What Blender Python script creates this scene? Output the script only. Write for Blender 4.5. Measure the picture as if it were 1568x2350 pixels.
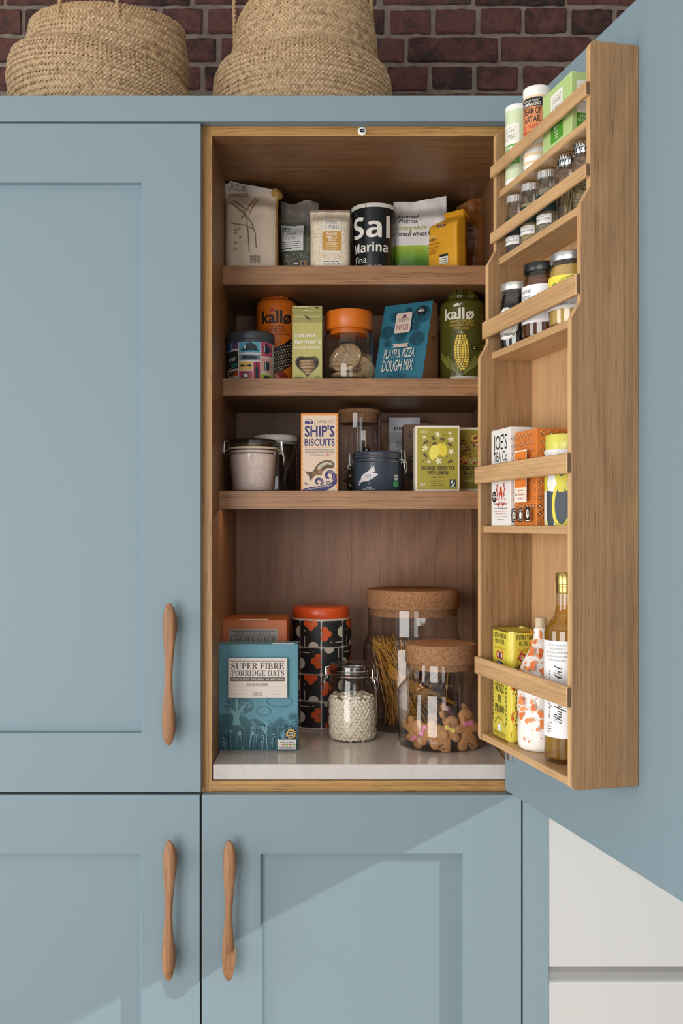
import bpy, bmesh, math, random
from mathutils import Vector, Matrix, Euler, noise
from math import sin, cos, pi, radians, asin, atan2, sqrt

for _o in list(bpy.data.objects):
    bpy.data.objects.remove(_o, do_unlink=True)
scene = bpy.context.scene
COL = scene.collection
random.seed(7)

# ------------------------------------------------------------------ camera
F, CX, HY = 2311.0, 755.0, 1212.0        # focal length and principal point in pixels of the 1568x2350 frame
DIST, ZC = 1.8966, 1.365                 # camera to cabinet front, camera height
cam = bpy.data.cameras.new('camera')
cam.sensor_width = 36.0
cam.lens = F / 2350 * 36.0
cam.shift_x = (784 - CX) / 2350
cam.shift_y = (HY - 1175) / 2350
cam.clip_start = 0.05
camo = bpy.data.objects.new('camera', cam)
COL.objects.link(camo)
camo.location = (0, -DIST, ZC)
camo.rotation_euler = (pi / 2, 0, 0)
scene.camera = camo

# ------------------------------------------------------------------ world, sun, windows, added side fill, exposure
world = bpy.data.worlds.new('world')
scene.world = world
world.use_nodes = True
_bg = world.node_tree.nodes['Background']
_bg.inputs[0].default_value = (0.90, 0.95, 1.0, 1)
_bg.inputs[1].default_value = 0.40

def area_light(name, loc, target, sx, sy, power, color=(1, 1, 1)):
    l = bpy.data.lights.new(name, 'AREA')
    l.shape = 'RECTANGLE'; l.size = sx; l.size_y = sy
    l.energy = power; l.color = color
    o = bpy.data.objects.new(name, l)
    COL.objects.link(o)
    o.location = loc
    d = Vector(target) - Vector(loc)
    o.rotation_euler = d.to_track_quat('-Z', 'Y').to_euler()
    return o

area_light('window_or_fill', (-1.55, -3.15, 1.15), (0.1, 0.0, 1.05), 1.7, 2.1, 74, (1.0, 0.985, 0.955))
area_light('window_or_fill', (-3.2, -1.05, 1.20), (0.2, -0.1, 1.15), 1.4, 2.0, 46, (1.0, 0.985, 0.955))  # side fill from the left, added to brighten the rack and open door
area_light('window_or_fill', (0.55, -3.6, 1.35), (0.1, 0.0, 1.05), 1.0, 1.3, 12, (1.0, 0.99, 0.97))
sun = bpy.data.lights.new('sun', 'SUN')
sun.energy = 3.6; sun.angle = radians(0.7); sun.color = (1.0, 0.965, 0.91)
suno = bpy.data.objects.new('sun', sun)
COL.objects.link(suno)
suno.location = (3, -2, 3)
suno.rotation_euler = Vector((-3.1, 1.0, -1.5)).to_track_quat('-Z', 'Y').to_euler()

scene.view_settings.view_transform = 'Standard'
scene.view_settings.look = 'None'
scene.view_settings.exposure = 0.0
scene.view_settings.gamma = 1.0
scene.view_settings.use_curve_mapping = False
scene.cycles.transparent_max_bounces = 24
scene.cycles.adaptive_threshold = 0.02
scene.cycles.max_bounces = 6
scene.cycles.diffuse_bounces = 3
scene.cycles.glossy_bounces = 3
scene.cycles.transmission_bounces = 4
scene.cycles.caustics_reflective = False
scene.cycles.caustics_refractive = False

# ------------------------------------------------------------------ measuring helpers
def wx(px, Y): return (px - CX) * (DIST + Y) / F
def wz(py, Y): return ZC - (py - HY) * (DIST + Y) / F

# ------------------------------------------------------------------ materials
def srgb(c):
    if isinstance(c, str):
        c = c.lstrip('#'); c = [int(c[i:i + 2], 16) for i in (0, 2, 4)]
    out = []
    for v in c:
        v = v / 255.0
        out.append(v / 12.92 if v <= 0.04045 else ((v + 0.055) / 1.055) ** 2.4)
    return (out[0], out[1], out[2], 1.0)

_mats = {}
def newmat(name):
    m = bpy.data.materials.new(name); m.use_nodes = True
    nt = m.node_tree
    return m, nt, nt.nodes['Principled BSDF']

def plain(col, rough=0.5, metal=0.0, coat=0.0, noise_amt=0.0, noise_scale=60.0, bump=0.0, bump_scale=200.0, sheen=0.0):
    key = (col if isinstance(col, str) else tuple(col), rough, metal, coat, noise_amt, noise_scale, bump, bump_scale)
    if key in _mats: return _mats[key]
    m, nt, b = newmat('paint_' + str(col).replace('#', ''))
    c = srgb(col)
    b.inputs['Base Color'].default_value = c
    b.inputs['Roughness'].default_value = rough
    b.inputs['Metallic'].default_value = metal
    b.inputs['Coat Weight'].default_value = coat
    b.inputs['Coat Roughness'].default_value = 0.08
    if noise_amt or bump:
        tc = nt.nodes.new('ShaderNodeTexCoord')
    if noise_amt:
        n = nt.nodes.new('ShaderNodeTexNoise'); n.inputs['Scale'].default_value = noise_scale; n.inputs['Detail'].default_value = 4
        nt.links.new(tc.outputs['Object'], n.inputs['Vector'])
        r = nt.nodes.new('ShaderNodeMapRange'); r.inputs['From Min'].default_value = .3; r.inputs['From Max'].default_value = .7
        r.inputs['To Min'].default_value = 1 - noise_amt; r.inputs['To Max'].default_value = 1 + noise_amt
        nt.links.new(n.outputs['Fac'], r.inputs['Value'])
        mx = nt.nodes.new('ShaderNodeMix'); mx.data_type = 'RGBA'; mx.blend_type = 'MULTIPLY'; mx.inputs['Factor'].default_value = 1
        mx.inputs['A'].default_value = c
        nt.links.new(r.outputs['Result'], mx.inputs['B'])
        nt.links.new(mx.outputs['Result'], b.inputs['Base Color'])
    if bump:
        n2 = nt.nodes.new('ShaderNodeTexNoise'); n2.inputs['Scale'].default_value = bump_scale; n2.inputs['Detail'].default_value = 3
        nt.links.new(tc.outputs['Object'], n2.inputs['Vector'])
        bp = nt.nodes.new('ShaderNodeBump'); bp.inputs['Strength'].default_value = bump; bp.inputs['Distance'].default_value = 0.002
        nt.links.new(n2.outputs['Fac'], bp.inputs['Height'])
        nt.links.new(bp.outputs['Normal'], b.inputs['Normal'])
    _mats[key] = m
    return m

def ramp(nt, stops):
    r = nt.nodes.new('ShaderNodeValToRGB')
    e = r.color_ramp.elements
    while len(e) < len(stops): e.new(0.5)
    for k, (p, c) in enumerate(stops):
        e[k].position = p; e[k].color = c
    return r

def wood(name, light, dark, axis='Z', rough=0.42, streak=1.0, cathedral=0.5, pores=0.5):
    """oak: long streaks along the axis, wide distorted growth bands, short dark pores"""
    key = ('wood', name)
    if key in _mats: return _mats[key]
    m, nt, b = newmat(name)
    L = nt.links.new
    tc = nt.nodes.new('ShaderNodeTexCoord')
    oi = nt.nodes.new('ShaderNodeObjectInfo')
    addv = nt.nodes.new('ShaderNodeVectorMath'); addv.operation = 'ADD'
    mul = nt.nodes.new('ShaderNodeVectorMath'); mul.operation = 'SCALE'; mul.inputs[0].default_value = (3.1, 5.7, 4.3)
    L(oi.outputs['Random'], mul.inputs['Scale'])
    L(tc.outputs['Object'], addv.inputs[0]); L(mul.outputs[0], addv.inputs[1])
    def mapped(al, ac):
        mp = nt.nodes.new('ShaderNodeMapping')
        s = [ac, ac, ac]; s['XYZ'.index(axis)] = al
        mp.inputs['Scale'].default_value = s
        L(addv.outputs[0], mp.inputs['Vector'])
        return mp
    def nz(mp, scale, detail, dist=0.0):
        n = nt.nodes.new('ShaderNodeTexNoise'); n.inputs['Scale'].default_value = scale
        n.inputs['Detail'].default_value = detail; n.inputs['Distortion'].default_value = dist
        L(mp.outputs[0], n.inputs['Vector']); return n
    n1 = nz(mapped(1.1, 120), 2.2, 3, 0.25)          # streaks
    n2 = nz(mapped(0.75, 5.0), 1.6, 1, 0.4)           # cathedral base
    # growth rings from the contour lines of a smooth noise
    mm = nt.nodes.new('ShaderNodeMath'); mm.operation = 'MULTIPLY'; mm.inputs[1].default_value = 17.0
    L(n2.outputs['Fac'], mm.inputs[0])
    fr = nt.nodes.new('ShaderNodeMath'); fr.operation = 'PINGPONG'; fr.inputs[1].default_value = 1.0
    L(mm.outputs[0], fr.inputs[0])
    n3 = nz(mapped(9, 260), 2.4, 1)                  # pores
    r3 = nt.nodes.new('ShaderNodeMapRange'); r3.inputs['From Min'].default_value = .56; r3.inputs['From Max'].default_value = .70
    r3.inputs['To Min'].default_value = 0; r3.inputs['To Max'].default_value = pores
    L(n3.outputs['Fac'], r3.inputs['Value'])
    r1 = nt.nodes.new('ShaderNodeMapRange'); r1.inputs['From Min'].default_value = .32; r1.inputs['From Max'].default_value = .68
    r1.inputs['To Min'].default_value = 0; r1.inputs['To Max'].default_value = 0.55 * streak
    L(n1.outputs['Fac'], r1.inputs['Value'])
    a1 = nt.nodes.new('ShaderNodeMath'); a1.operation = 'MULTIPLY'; a1.inputs[1].default_value = cathedral * 0.5
    L(fr.outputs[0], a1.inputs[0])
    a2 = nt.nodes.new('ShaderNodeMath'); a2.operation = 'ADD'; L(r1.outputs[0], a2.inputs[0]); L(a1.outputs[0], a2.inputs[1])
    a3 = nt.nodes.new('ShaderNodeMath'); a3.operation = 'ADD'; a3.use_clamp = True; L(a2.outputs[0], a3.inputs[0]); L(r3.outputs[0], a3.inputs[1])
    rp = ramp(nt, [(0.0, srgb(light)), (1.0, srgb(dark))])
    L(a3.outputs[0], rp.inputs['Fac'])
    L(rp.outputs['Color'], b.inputs['Base Color'])
    b.inputs['Roughness'].default_value = rough
    _mats[key] = m
    return m

def glass(name='clear_glass', tint=(1, 1, 1), edge=(0.45, 0.48, 0.47), base=0.045, rough=0.0):
    key = ('glass', name)
    if key in _mats: return _mats[key]
    m = bpy.data.materials.new(name); m.use_nodes = True
    nt = m.node_tree; nt.nodes.clear(); L = nt.links.new
    out = nt.nodes.new('ShaderNodeOutputMaterial')
    lw = nt.nodes.new('ShaderNodeLayerWeight'); lw.inputs['Blend'].default_value = 0.5
    p = nt.nodes.new('ShaderNodeMath'); p.operation = 'POWER'; p.inputs[1].default_value = 3.2
    L(lw.outputs['Facing'], p.inputs[0])
    r = nt.nodes.new('ShaderNodeMapRange'); r.inputs['To Min'].default_value = base; r.inputs['To Max'].default_value = 0.75
    L(p.outputs[0], r.inputs['Value'])
    mx = nt.nodes.new('ShaderNodeMix'); mx.data_type = 'RGBA'
    L(p.outputs[0], mx.inputs['Factor'])
    mx.inputs['A'].default_value = (*[0.965 * v for v in tint], 1); mx.inputs['B'].default_value = (*edge, 1)
    t = nt.nodes.new('ShaderNodeBsdfTransparent'); L(mx.outputs['Result'], t.inputs['Color'])
    g = nt.nodes.new('ShaderNodeBsdfGlossy'); g.inputs['Roughness'].default_value = max(rough, 0.015); g.inputs['Color'].default_value = (1, 1, 1, 1)
    s = nt.nodes.new('ShaderNodeMixShader')
    L(r.outputs[0], s.inputs[0]); L(t.outputs[0], s.inputs[1]); L(g.outputs[0], s.inputs[2])
    L(s.outputs[0], out.inputs['Surface'])
    _mats[key] = m
    return m

def liquid(name, col, trans, opacity=0.35):
    """clear coloured liquid: tinted see-through body with some scattering"""
    key = ('liq', name)
    if key in _mats: return _mats[key]
    m = bpy.data.materials.new(name); m.use_nodes = True
    nt = m.node_tree; nt.nodes.clear(); L = nt.links.new
    out = nt.nodes.new('ShaderNodeOutputMaterial')
    t = nt.nodes.new('ShaderNodeBsdfTransparent'); t.inputs['Color'].default_value = (*trans, 1)
    d = nt.nodes.new('ShaderNodeBsdfPrincipled'); d.inputs['Base Color'].default_value = srgb(col); d.inputs['Roughness'].default_value = 0.1
    s = nt.nodes.new('ShaderNodeMixShader'); s.inputs[0].default_value = opacity
    L(t.outputs[0], s.inputs[1]); L(d.outputs[0], s.inputs[2]); L(s.outputs[0], out.inputs['Surface'])
    _mats[key] = m
    return m

def grainy(name, cols, scale, rough=0.6, bump=0.6, spec=0.3, stretch=(1, 1, 1)):
    """granular goods seen through a pack or jar: voronoi cells of mixed colours with relief"""
    key = ('grain', name)
    if key in _mats: return _mats[key]
    m, nt, b = newmat(name); L = nt.links.new
    tc = nt.nodes.new('ShaderNodeTexCoord')
    mp = nt.nodes.new('ShaderNodeMapping'); mp.inputs['Scale'].default_value = stretch
    L(tc.outputs['Object'], mp.inputs['Vector'])
    v = nt.nodes.new('ShaderNodeTexVoronoi'); v.inputs['Scale'].default_value = scale
    L(mp.outputs[0], v.inputs['Vector'])
    sp = nt.nodes.new('ShaderNodeSeparateColor'); L(v.outputs['Color'], sp.inputs[0])
    rp = ramp(nt, [(k / max(1, len(cols) - 1), srgb(c)) for k, c in enumerate(cols)])
    L(sp.outputs[0], rp.inputs['Fac'])
    L(rp.outputs['Color'], b.inputs['Base Color'])
    b.inputs['Roughness'].default_value = rough
    b.inputs['Specular IOR Level'].default_value = spec
    bp = nt.nodes.new('ShaderNodeBump'); bp.inputs['Strength'].default_value = bump; bp.inputs['Distance'].default_value = 0.6 / scale
    bp.invert = True
    L(v.outputs['Distance'], bp.inputs['Height']); L(bp.outputs['Normal'], b.inputs['Normal'])
    _mats[key] = m
    return m

# ------------------------------------------------------------------ mesh helpers
def obj(name, bm, mats, parent=None, smooth=False, bevel=0.0, bsegs=2, loc=None, rotz=None):
    me = bpy.data.meshes.new(name)
    bmesh.ops.recalc_face_normals(bm, faces=bm.faces)
    bm.to_mesh(me); bm.free()
    if not isinstance(mats, (list, tuple)): mats = [mats]
    for m in mats: me.materials.append(m)
    if smooth:
        me.shade_smooth()
        try: me.set_sharp_from_angle(angle=radians(48))
        except Exception: pass
    o = bpy.data.objects.new(name, me)
    COL.objects.link(o)
    if parent is not None: o.parent = parent
    if loc is not None: o.location = loc
    if rotz is not None: o.rotation_euler = (0, 0, rotz)
    if bevel:
        md = o.modifiers.new('bevel', 'BEVEL'); md.width = bevel; md.segments = bsegs; md.limit_method = 'ANGLE'; md.angle_limit = radians(40)
        me.shade_smooth()
        try: me.set_sharp_from_angle(angle=radians(48))
        except Exception: pass
        md.harden_normals = False
    return o

def tag(o, label, cat, group=None, kind=None):
    if label: o['label'] = label
    if cat: o['category'] = cat
    if group: o['group'] = group
    if kind: o['kind'] = kind
    return o

def thing(name, label, cat, loc=(0, 0, 0), rotz=0.0, group=None):
    o = bpy.data.objects.new(name, None)
    COL.objects.link(o)
    o.empty_display_size = 0.02
    o.location = loc; o.rotation_euler = (0, 0, rotz)
    return tag(o, label, cat, group)

def copy_part(o, parent):
    c = o.copy(); COL.objects.link(c); c.parent = parent
    return c

def BM(): return bmesh.new()

def box(bm, x0, x1, y0, y1, z0, z1, mi=0):
    v = [bm.verts.new(p) for p in ((x0, y0, z0), (x1, y0, z0), (x1, y1, z0), (x0, y1, z0), (x0, y0, z1), (x1, y0, z1), (x1, y1, z1), (x0, y1, z1))]
    fs = [bm.faces.new([v[i] for i in f]) for f in ((0, 3, 2, 1), (4, 5, 6, 7), (0, 1, 5, 4), (1, 2, 6, 5), (2, 3, 7, 6), (3, 0, 4, 7))]
    for f in fs: f.material_index = mi
    return v

def loft(bm, rings, closed=True, cap0=True, cap1=True, mi=0):
    vr = [[bm.verts.new(p) for p in r] for r in rings]
    n = len(rings[0])
    for a, b in zip(vr, vr[1:]):
        for i in range(n if closed else n - 1):
            j = (i + 1) % n
            f = bm.faces.new((a[i], a[j], b[j], b[i])); f.material_index = mi
    if cap0 and len(vr[0]) > 2: bm.faces.new(list(reversed(vr[0]))).material_index = mi
    if cap1 and len(vr[-1]) > 2: bm.faces.new(vr[-1]).material_index = mi
    return vr

def lathe(bm, prof, n=40, cx=0.0, cy=0.0, cap0=True, cap1=True, wob=None, mi=0):
    rings = []
    for r, z in prof:
        ring = []
        for i in range(n):
            a = 2 * pi * i / n
            rr = r if wob is None else r + wob(a, z, r)
            zz = z
            ring.append((cx + rr * cos(a), cy + rr * sin(a), zz))
        rings.append(ring)
    return loft(bm, rings, True, cap0, cap1, mi)

def tube(bm, pts, r, n=6, mi=0, cap=True):
    pts = [Vector(p) for p in pts]
    rings = []; prev = None
    for i, p in enumerate(pts):
        t = (pts[min(i + 1, len(pts) - 1)] - pts[max(i - 1, 0)])
        if t.length < 1e-9: t = Vector((0, 0, 1))
        t.normalize()
        if prev is None:
            up = Vector((0, 0, 1)) if abs(t.z) < 0.9 else Vector((1, 0, 0))
            a = t.cross(up).normalized()
        else:
            a = (prev - t * prev.dot(t))
            a = a.normalized() if a.length > 1e-6 else t.orthogonal().normalized()
        prev = a; b = t.cross(a)
        rr = r[i] if isinstance(r, (list, tuple)) else r
        rings.append([p + (a * cos(2 * pi * k / n) + b * sin(2 * pi * k / n)) * rr for k in range(n)])
    return loft(bm, rings, True, cap, cap, mi)

def rrect(w, d, r, n=5, cx=0.0, cy=0.0):
    """outline of a rounded rectangle in plan, counter-clockwise"""
    pts = []
    for sx, sy, a0 in ((1, -1, -pi / 2), (1, 1, 0), (-1, 1, pi / 2), (-1, -1, pi)):
        for k in range(n + 1):
            a = a0 + pi / 2 * k / n
            pts.append((cx + sx * (w / 2 - r) + r * cos(a), cy + sy * (d / 2 - r) + r * sin(a)))
    return pts

# ------------------------------------------------------------------ printing on packs
def serif(s): return ''.join(chr(0x1D400 + ord(c) - 65) if 'A' <= c <= 'Z' else chr(0x1D41A + ord(c) - 97) if 'a' <= c <= 'z' else chr(0x1D7CE + ord(c) - 48) if '0' <= c <= '9' else c for c in s)
def script(s): return ''.join(chr(0x1D4D0 + ord(c) - 65) if 'A' <= c <= 'Z' else chr(0x1D4EA + ord(c) - 97) if 'a' <= c <= 'z' else c for c in s)
def bold(s): return ''.join(chr(0x1D5D4 + ord(c) - 65) if 'A' <= c <= 'Z' else chr(0x1D5EE + ord(c) - 97) if 'a' <= c <= 'z' else chr(0x1D7EC + ord(c) - 48) if '0' <= c <= '9' else c for c in s)
def ital(s): return ''.join(chr(0x1D608 + ord(c) - 65) if 'A' <= c <= 'Z' else chr(0x1D622 + ord(c) - 97) if 'a' <= c <= 'z' else c for c in s)
STY = {'': lambda s: s, 'B': lambda s: s, 'N': bold, 'R': serif, 'S': script, 'I': ital}
_tcache = {}
def glyphs(s, off=0.0):
    k = (s, off)
    if k not in _tcache:
        c = bpy.data.curves.new('lettering', 'FONT'); c.body = s; c.size = 1.0; c.resolution_u = 2; c.offset = off
        c.fill_mode = 'FRONT'
        o = bpy.data.objects.new('lettering', c)
        me = o.to_mesh()
        vs = [(v.co.x, v.co.y) for v in me.vertices]; fs = [tuple(p.vertices) for p in me.polygons]
        o.to_mesh_clear()
        bpy.data.objects.remove(o); bpy.data.curves.remove(c)
        _tcache[k] = (vs, fs)
    return _tcache[k]
CAP = {'': 0.66, 'B': 0.68, 'N': 0.714, 'R': 0.68, 'S': 0.70, 'I': 0.714}

class Print:
    """collects flat shapes in (u, v) on a pack face; build() wraps them on the surface as one thin mesh"""
    def __init__(self, px=None, cyl=None):
        self.items = []; self.px = px; self.cyl = cyl
    def cv(self, p):
        if self.px is None: return p
        cx, sc, dz = self.px
        u, v = (p[0] - cx) / sc, (HY - p[1]) / sc - dz
        if self.cyl:
            u = self.cyl * asin(max(-0.97, min(0.97, u / self.cyl)))
        return (u, v)
    def sc(self, x): return x / self.px[1] if self.px else x
    def g(self, pts, col, rough=0.5):
        self.items.append(([self.cv(p) for p in pts], None, col, rough)); return self
    def r(self, u0, v0, u1, v1, col, rad=0.0, rough=0.5):
        if rad:
            w, h = abs(u1 - u0), abs(v1 - v0); cx, cy = (u0 + u1) / 2, (v0 + v1) / 2
            return self.g([(cx + x, cy + y) for x, y in rrect(w, h, min(rad, w / 2.01, h / 2.01), 4)], col, rough)
        return self.g([(u0, v0), (u1, v0), (u1, v1), (u0, v1)], col, rough)
    def c(self, u, v, r, col, ry=None, rot=0.0, n=18):
        ry = ry or r; ca, sa = cos(rot), sin(rot); pts = []
        for k in range(n):
            a = 2 * pi * k / n; x, y = r * cos(a), ry * sin(a)
            pts.append((u + x * ca - y * sa, v + x * sa + y * ca))
        return self.g(pts, col)
    def ring(self, u, v, r, w, col, n=20, ry=None):
        ry = ry or r
        return self.l([(u + r * cos(2 * pi * k / n), v + ry * sin(2 * pi * k / n)) for k in range(n + 1)], w, col)
    def l(self, pts, w, col):
        q = [Vector(self.cv(p)) for p in pts]; w = self.sc(w) / 2
        vs, fs = [], []
        for i, p in enumerate(q):
            t = q[min(i + 1, len(q) - 1)] - q[max(i - 1, 0)]
            if t.length < 1e-9: t = Vector((1, 0))
            t.normalize(); nrm = Vector((-t.y, t.x))
            vs += [p + nrm * w, p - nrm * w]
            if i: fs.append((2 * i - 2, 2 * i - 1, 2 * i + 1, 2 * i))
        self.items.append(([tuple(v) for v in vs], fs, col, 0.5)); return self
    def t(self, s, u, v, h, col, fit=None, st='', al='C', wt=0.0, rot=0.0, shear=0.0):
        """v is the baseline; h the cap height; fit squeezes the width"""
        if not s: return self
        if st == 'B' and not wt: wt = 0.020
        vs, fs = glyphs(STY[st](s), wt)
        if not vs: return self
        k = self.sc(h) / CAP[st]
        x0 = min(p[0] for p in vs); x1 = max(p[0] for p in vs)
        kx = k
        if fit: kx = self.sc(fit) / max(1e-6, (x1 - x0))
        W = (x1 - x0) * kx
        ox = {'C': -W / 2, 'L': 0.0, 'R': -W}[al]
        a = self.cv((u, v)); ca, sa = cos(rot), sin(rot); out = []
        for x, y in vs:
            X = (x - x0) * kx + ox + shear * y * k; Y = y * k
            out.append((a[0] + X * ca - Y * sa, a[1] + X * sa + Y * ca))
        self.items.append((out, fs, col, 0.5)); return self
    def lines(self, u, v, n, dv, w, h, col, al='C'):
        """rows of small print too fine to read"""
        rnd = random.Random(int(abs(u) * 7919 + abs(v) * 104729) % 9999)
        for k in range(n):
            ww = w * rnd.uniform(0.72, 1.0)
            x = u - ww / 2 if al == 'C' else u
            end = x + ww
            while x < end:
                wl = w * rnd.uniform(0.08, 0.2)
                self.r(x, v + k * dv, min(end, x + wl), v + k * dv + h, col)
                x += wl + w * 0.03
        return self
    def build(self, parent, mapf, step=None, stepv=None, name='printed_label'):
        bm = BM(); mats = []; lay = {}
        for i, (pts, fs, col, rough) in enumerate(self.items):
            m = plain(col, rough) if not isinstance(col, bpy.types.Material) else col
            if m not in mats: mats.append(m)
            mi = mats.index(m)
            off = 0.00025 + 0.000018 * i
            vs = [bm.verts.new((p[0], p[1], off)) for p in pts]
            if fs is None:
                try: fcs = [bm.faces.new(vs)]
                except ValueError: continue
            else:
                fcs = []
                for f in fs:
                    try: fcs.append(bm.faces.new([vs[j] for j in f]))
                    except ValueError: pass
            for f in fcs: f.material_index = mi
        if not bm.verts: bm.free(); return None
        big = [f for f in bm.faces if len(f.verts) > 4]
        if big: bmesh.ops.triangulate(bm, faces=big)
        for ax, st_ in ((0, step), (1, stepv)):
            if not st_: continue
            lo = min(v.co[ax] for v in bm.verts); hi = max(v.co[ax] for v in bm.verts)
            k = math.floor(lo / st_) + 1
            while k * st_ < hi:
                co = [0, 0, 0]; co[ax] = k * st_; no = [0, 0, 0]; no[ax] = 1
                bmesh.ops.bisect_plane(bm, geom=bm.verts[:] + bm.edges[:] + bm.faces[:], dist=1e-7, plane_co=co, plane_no=no)
                k += 1
        for v in bm.verts: v.co = Vector(mapf(v.co.x, v.co.y, v.co.z))
        me = bpy.data.meshes.new(name); bm.to_mesh(me); bm.free()
        for m in mats: me.materials.append(m)
        o = bpy.data.objects.new(name, me); COL.objects.link(o); o.parent = parent
        return o

def on_plane(origin, u, v):
    O, U, V = Vector(origin), Vector(u), Vector(v); N = U.cross(V).normalized()
    return lambda a, b, k: O + U * a + V * b + N * k
def on_front(y): return on_plane((0, y, 0), (1, 0, 0), (0, 0, 1))
def on_cyl(r, a0=0.0):
    rf = r if callable(r) else (lambda z: r)
    def f(a, b, k):
        R = rf(b); th = a / R + a0
        return Vector(((R + k) * sin(th), -(R + k) * cos(th), b))
    return f
# ================================================================== materials of the place
BLUE = plain((124, 143, 153), 0.55, bump=0.03, bump_scale=900)
BLUE.node_tree.nodes['Principled BSDF'].inputs['Specular IOR Level'].default_value = 0.3
BLUE_IN = BLUE
WHITE = plain((190, 191, 191), 0.30)
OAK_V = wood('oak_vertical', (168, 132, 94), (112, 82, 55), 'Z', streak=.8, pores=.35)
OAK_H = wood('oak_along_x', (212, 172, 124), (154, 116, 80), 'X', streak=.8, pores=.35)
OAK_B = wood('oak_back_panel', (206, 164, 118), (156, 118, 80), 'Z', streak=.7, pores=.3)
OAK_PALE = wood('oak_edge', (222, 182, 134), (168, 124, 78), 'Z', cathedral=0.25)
OAK_END = plain((104, 76, 52), 0.6, noise_amt=.15, noise_scale=400)
CAR_V = wood('carcass_oak_vertical', (150, 110, 74), (96, 66, 40), 'Z', 0.45, cathedral=0.3)
CAR_H = wood('carcass_oak_along_x', (150, 110, 74), (96, 66, 40), 'X', 0.45, cathedral=0.35)
CAR_BACK = wood('carcass_back_oak', (162, 118, 90), (112, 80, 58), 'Z', 0.45, streak=.8, cathedral=0.6, pores=.3)
EDGE_V = wood('carcass_edge_vertical', (186, 140, 80), (114, 78, 34), 'Z', 0.4, cathedral=0.2)
EDGE_H = wood('carcass_edge_along_x', (190, 146, 86), (120, 82, 36), 'X', 0.4, cathedral=0.2)
HANDLE = wood('handle_oak', (166, 120, 82), (112, 76, 48), 'Z', 0.5, cathedral=0.5)
CHROME = plain((215, 215, 215), 0.16, 1.0)
STEEL = plain((190, 190, 190), 0.28, 1.0)
BLACK = plain((14, 14, 15), 0.35)
DARKGAP = plain((20, 22, 24), 0.7)
CLEAR = glass()

def marble_mat():
    m, nt, b = newmat('pale_marble'); L = nt.links.new
    tc = nt.nodes.new('ShaderNodeTexCoord')
    n = nt.nodes.new('ShaderNodeTexNoise'); n.inputs['Scale'].default_value = 14; n.inputs['Detail'].default_value = 8; n.inputs['Distortion'].default_value = 1.6
    L(tc.outputs['Object'], n.inputs['Vector'])
    rp = ramp(nt, [(0.0, srgb((200, 194, 190))), (0.46, srgb((200, 194, 190))), (0.50, srgb((193, 187, 184))), (0.54, srgb((199, 193, 189))), (1.0, srgb((193, 187, 183)))])
    L(n.outputs['Fac'], rp.inputs['Fac']); L(rp.outputs['Color'], b.inputs['Base Color'])
    b.inputs['Roughness'].default_value = 0.12
    return m
MARBLE = marble_mat()

def brick_mat():
    m, nt, b = newmat('weathered_brick'); L = nt.links.new
    tc = nt.nodes.new('ShaderNodeTexCoord'); oi = nt.nodes.new('ShaderNodeObjectInfo')
    n = nt.nodes.new('ShaderNodeTexNoise'); n.inputs['Scale'].default_value = 30; n.inputs['Detail'].default_value = 8; n.inputs['Roughness'].default_value = .65; n.inputs['Distortion'].default_value = .4
    n.noise_dimensions = '4D'
    ml = nt.nodes.new('ShaderNodeMath'); ml.operation = 'MULTIPLY'; ml.inputs[1].default_value = 37
    L(oi.outputs['Random'], ml.inputs[0]); L(ml.outputs[0], n.inputs['W'])
    L(tc.outputs['Object'], n.inputs['Vector'])
    ad = nt.nodes.new('ShaderNodeMath'); ad.operation = 'MULTIPLY_ADD'; ad.inputs[1].default_value = 0.28; ad.inputs[2].default_value = -0.14
    L(oi.outputs['Random'], ad.inputs[0])
    a2 = nt.nodes.new('ShaderNodeMath'); a2.operation = 'ADD'; L(n.outputs['Fac'], a2.inputs[0]); L(ad.outputs[0], a2.inputs[1])
    rp = ramp(nt, [(0.30, srgb((38, 27, 27))), (0.44, srgb((76, 46, 43))), (0.58, srgb((98, 60, 54))), (0.72, srgb((62, 47, 46)))])
    L(a2.outputs[0], rp.inputs['Fac']); L(rp.outputs['Color'], b.inputs['Base Color'])
    b.inputs['Roughness'].default_value = 0.85
    bp = nt.nodes.new('ShaderNodeBump'); bp.inputs['Strength'].default_value = .9; bp.inputs['Distance'].default_value = 0.009
    L(n.outputs['Fac'], bp.inputs['Height']); L(bp.outputs['Normal'], b.inputs['Normal'])
    return m
BRICK = brick_mat()
MORTAR = plain((126, 114, 104), 0.9, noise_amt=.25, noise_scale=30, bump=0.8, bump_scale=90)

# ================================================================== the room
WALLY = 0.75
bm = BM(); box(bm, -3.5, 2.6, WALLY + 0.006, WALLY + 0.16, 0, 3.05)
wall = obj('wall_back', bm, MORTAR); tag(wall, 'dark red brick wall with grey mortar joints behind the cabinets', None, kind='structure')
BSC = F / (DIST + WALLY)                         # pixels per metre on the brick plane
pitch = 65.2 / BSC
brick_meshes = []
def brick_mesh(w, h, seed):
    rnd = random.Random(seed); bm = BM()
    v = box(bm, -w / 2, w / 2, 0, 0.10, -h / 2, h / 2)
    bmesh.ops.subdivide_edges(bm, edges=[e for e in bm.edges if abs(e.verts[0].co.x - e.verts[1].co.x) > .03], cuts=5)
    bmesh.ops.bevel(bm, geom=[e for e in bm.edges if e.calc_face_angle(0) > .5], offset=0.0035, segments=1, affect='EDGES')
    for q in bm.verts:
        nv = noise.noise_vector(q.co * 34 + Vector((seed * 3.1, 0, 0)))
        q.co += nv * 0.0042
    me = bpy.data.meshes.new('brick'); bmesh.ops.recalc_face_normals(bm, faces=bm.faces); bm.to_mesh(me); bm.free()
    me.materials.append(BRICK)
    return me
hdr = [brick_mesh(104.5 / BSC - 0.013, pitch - 0.012, k) for k in range(5)]
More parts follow.
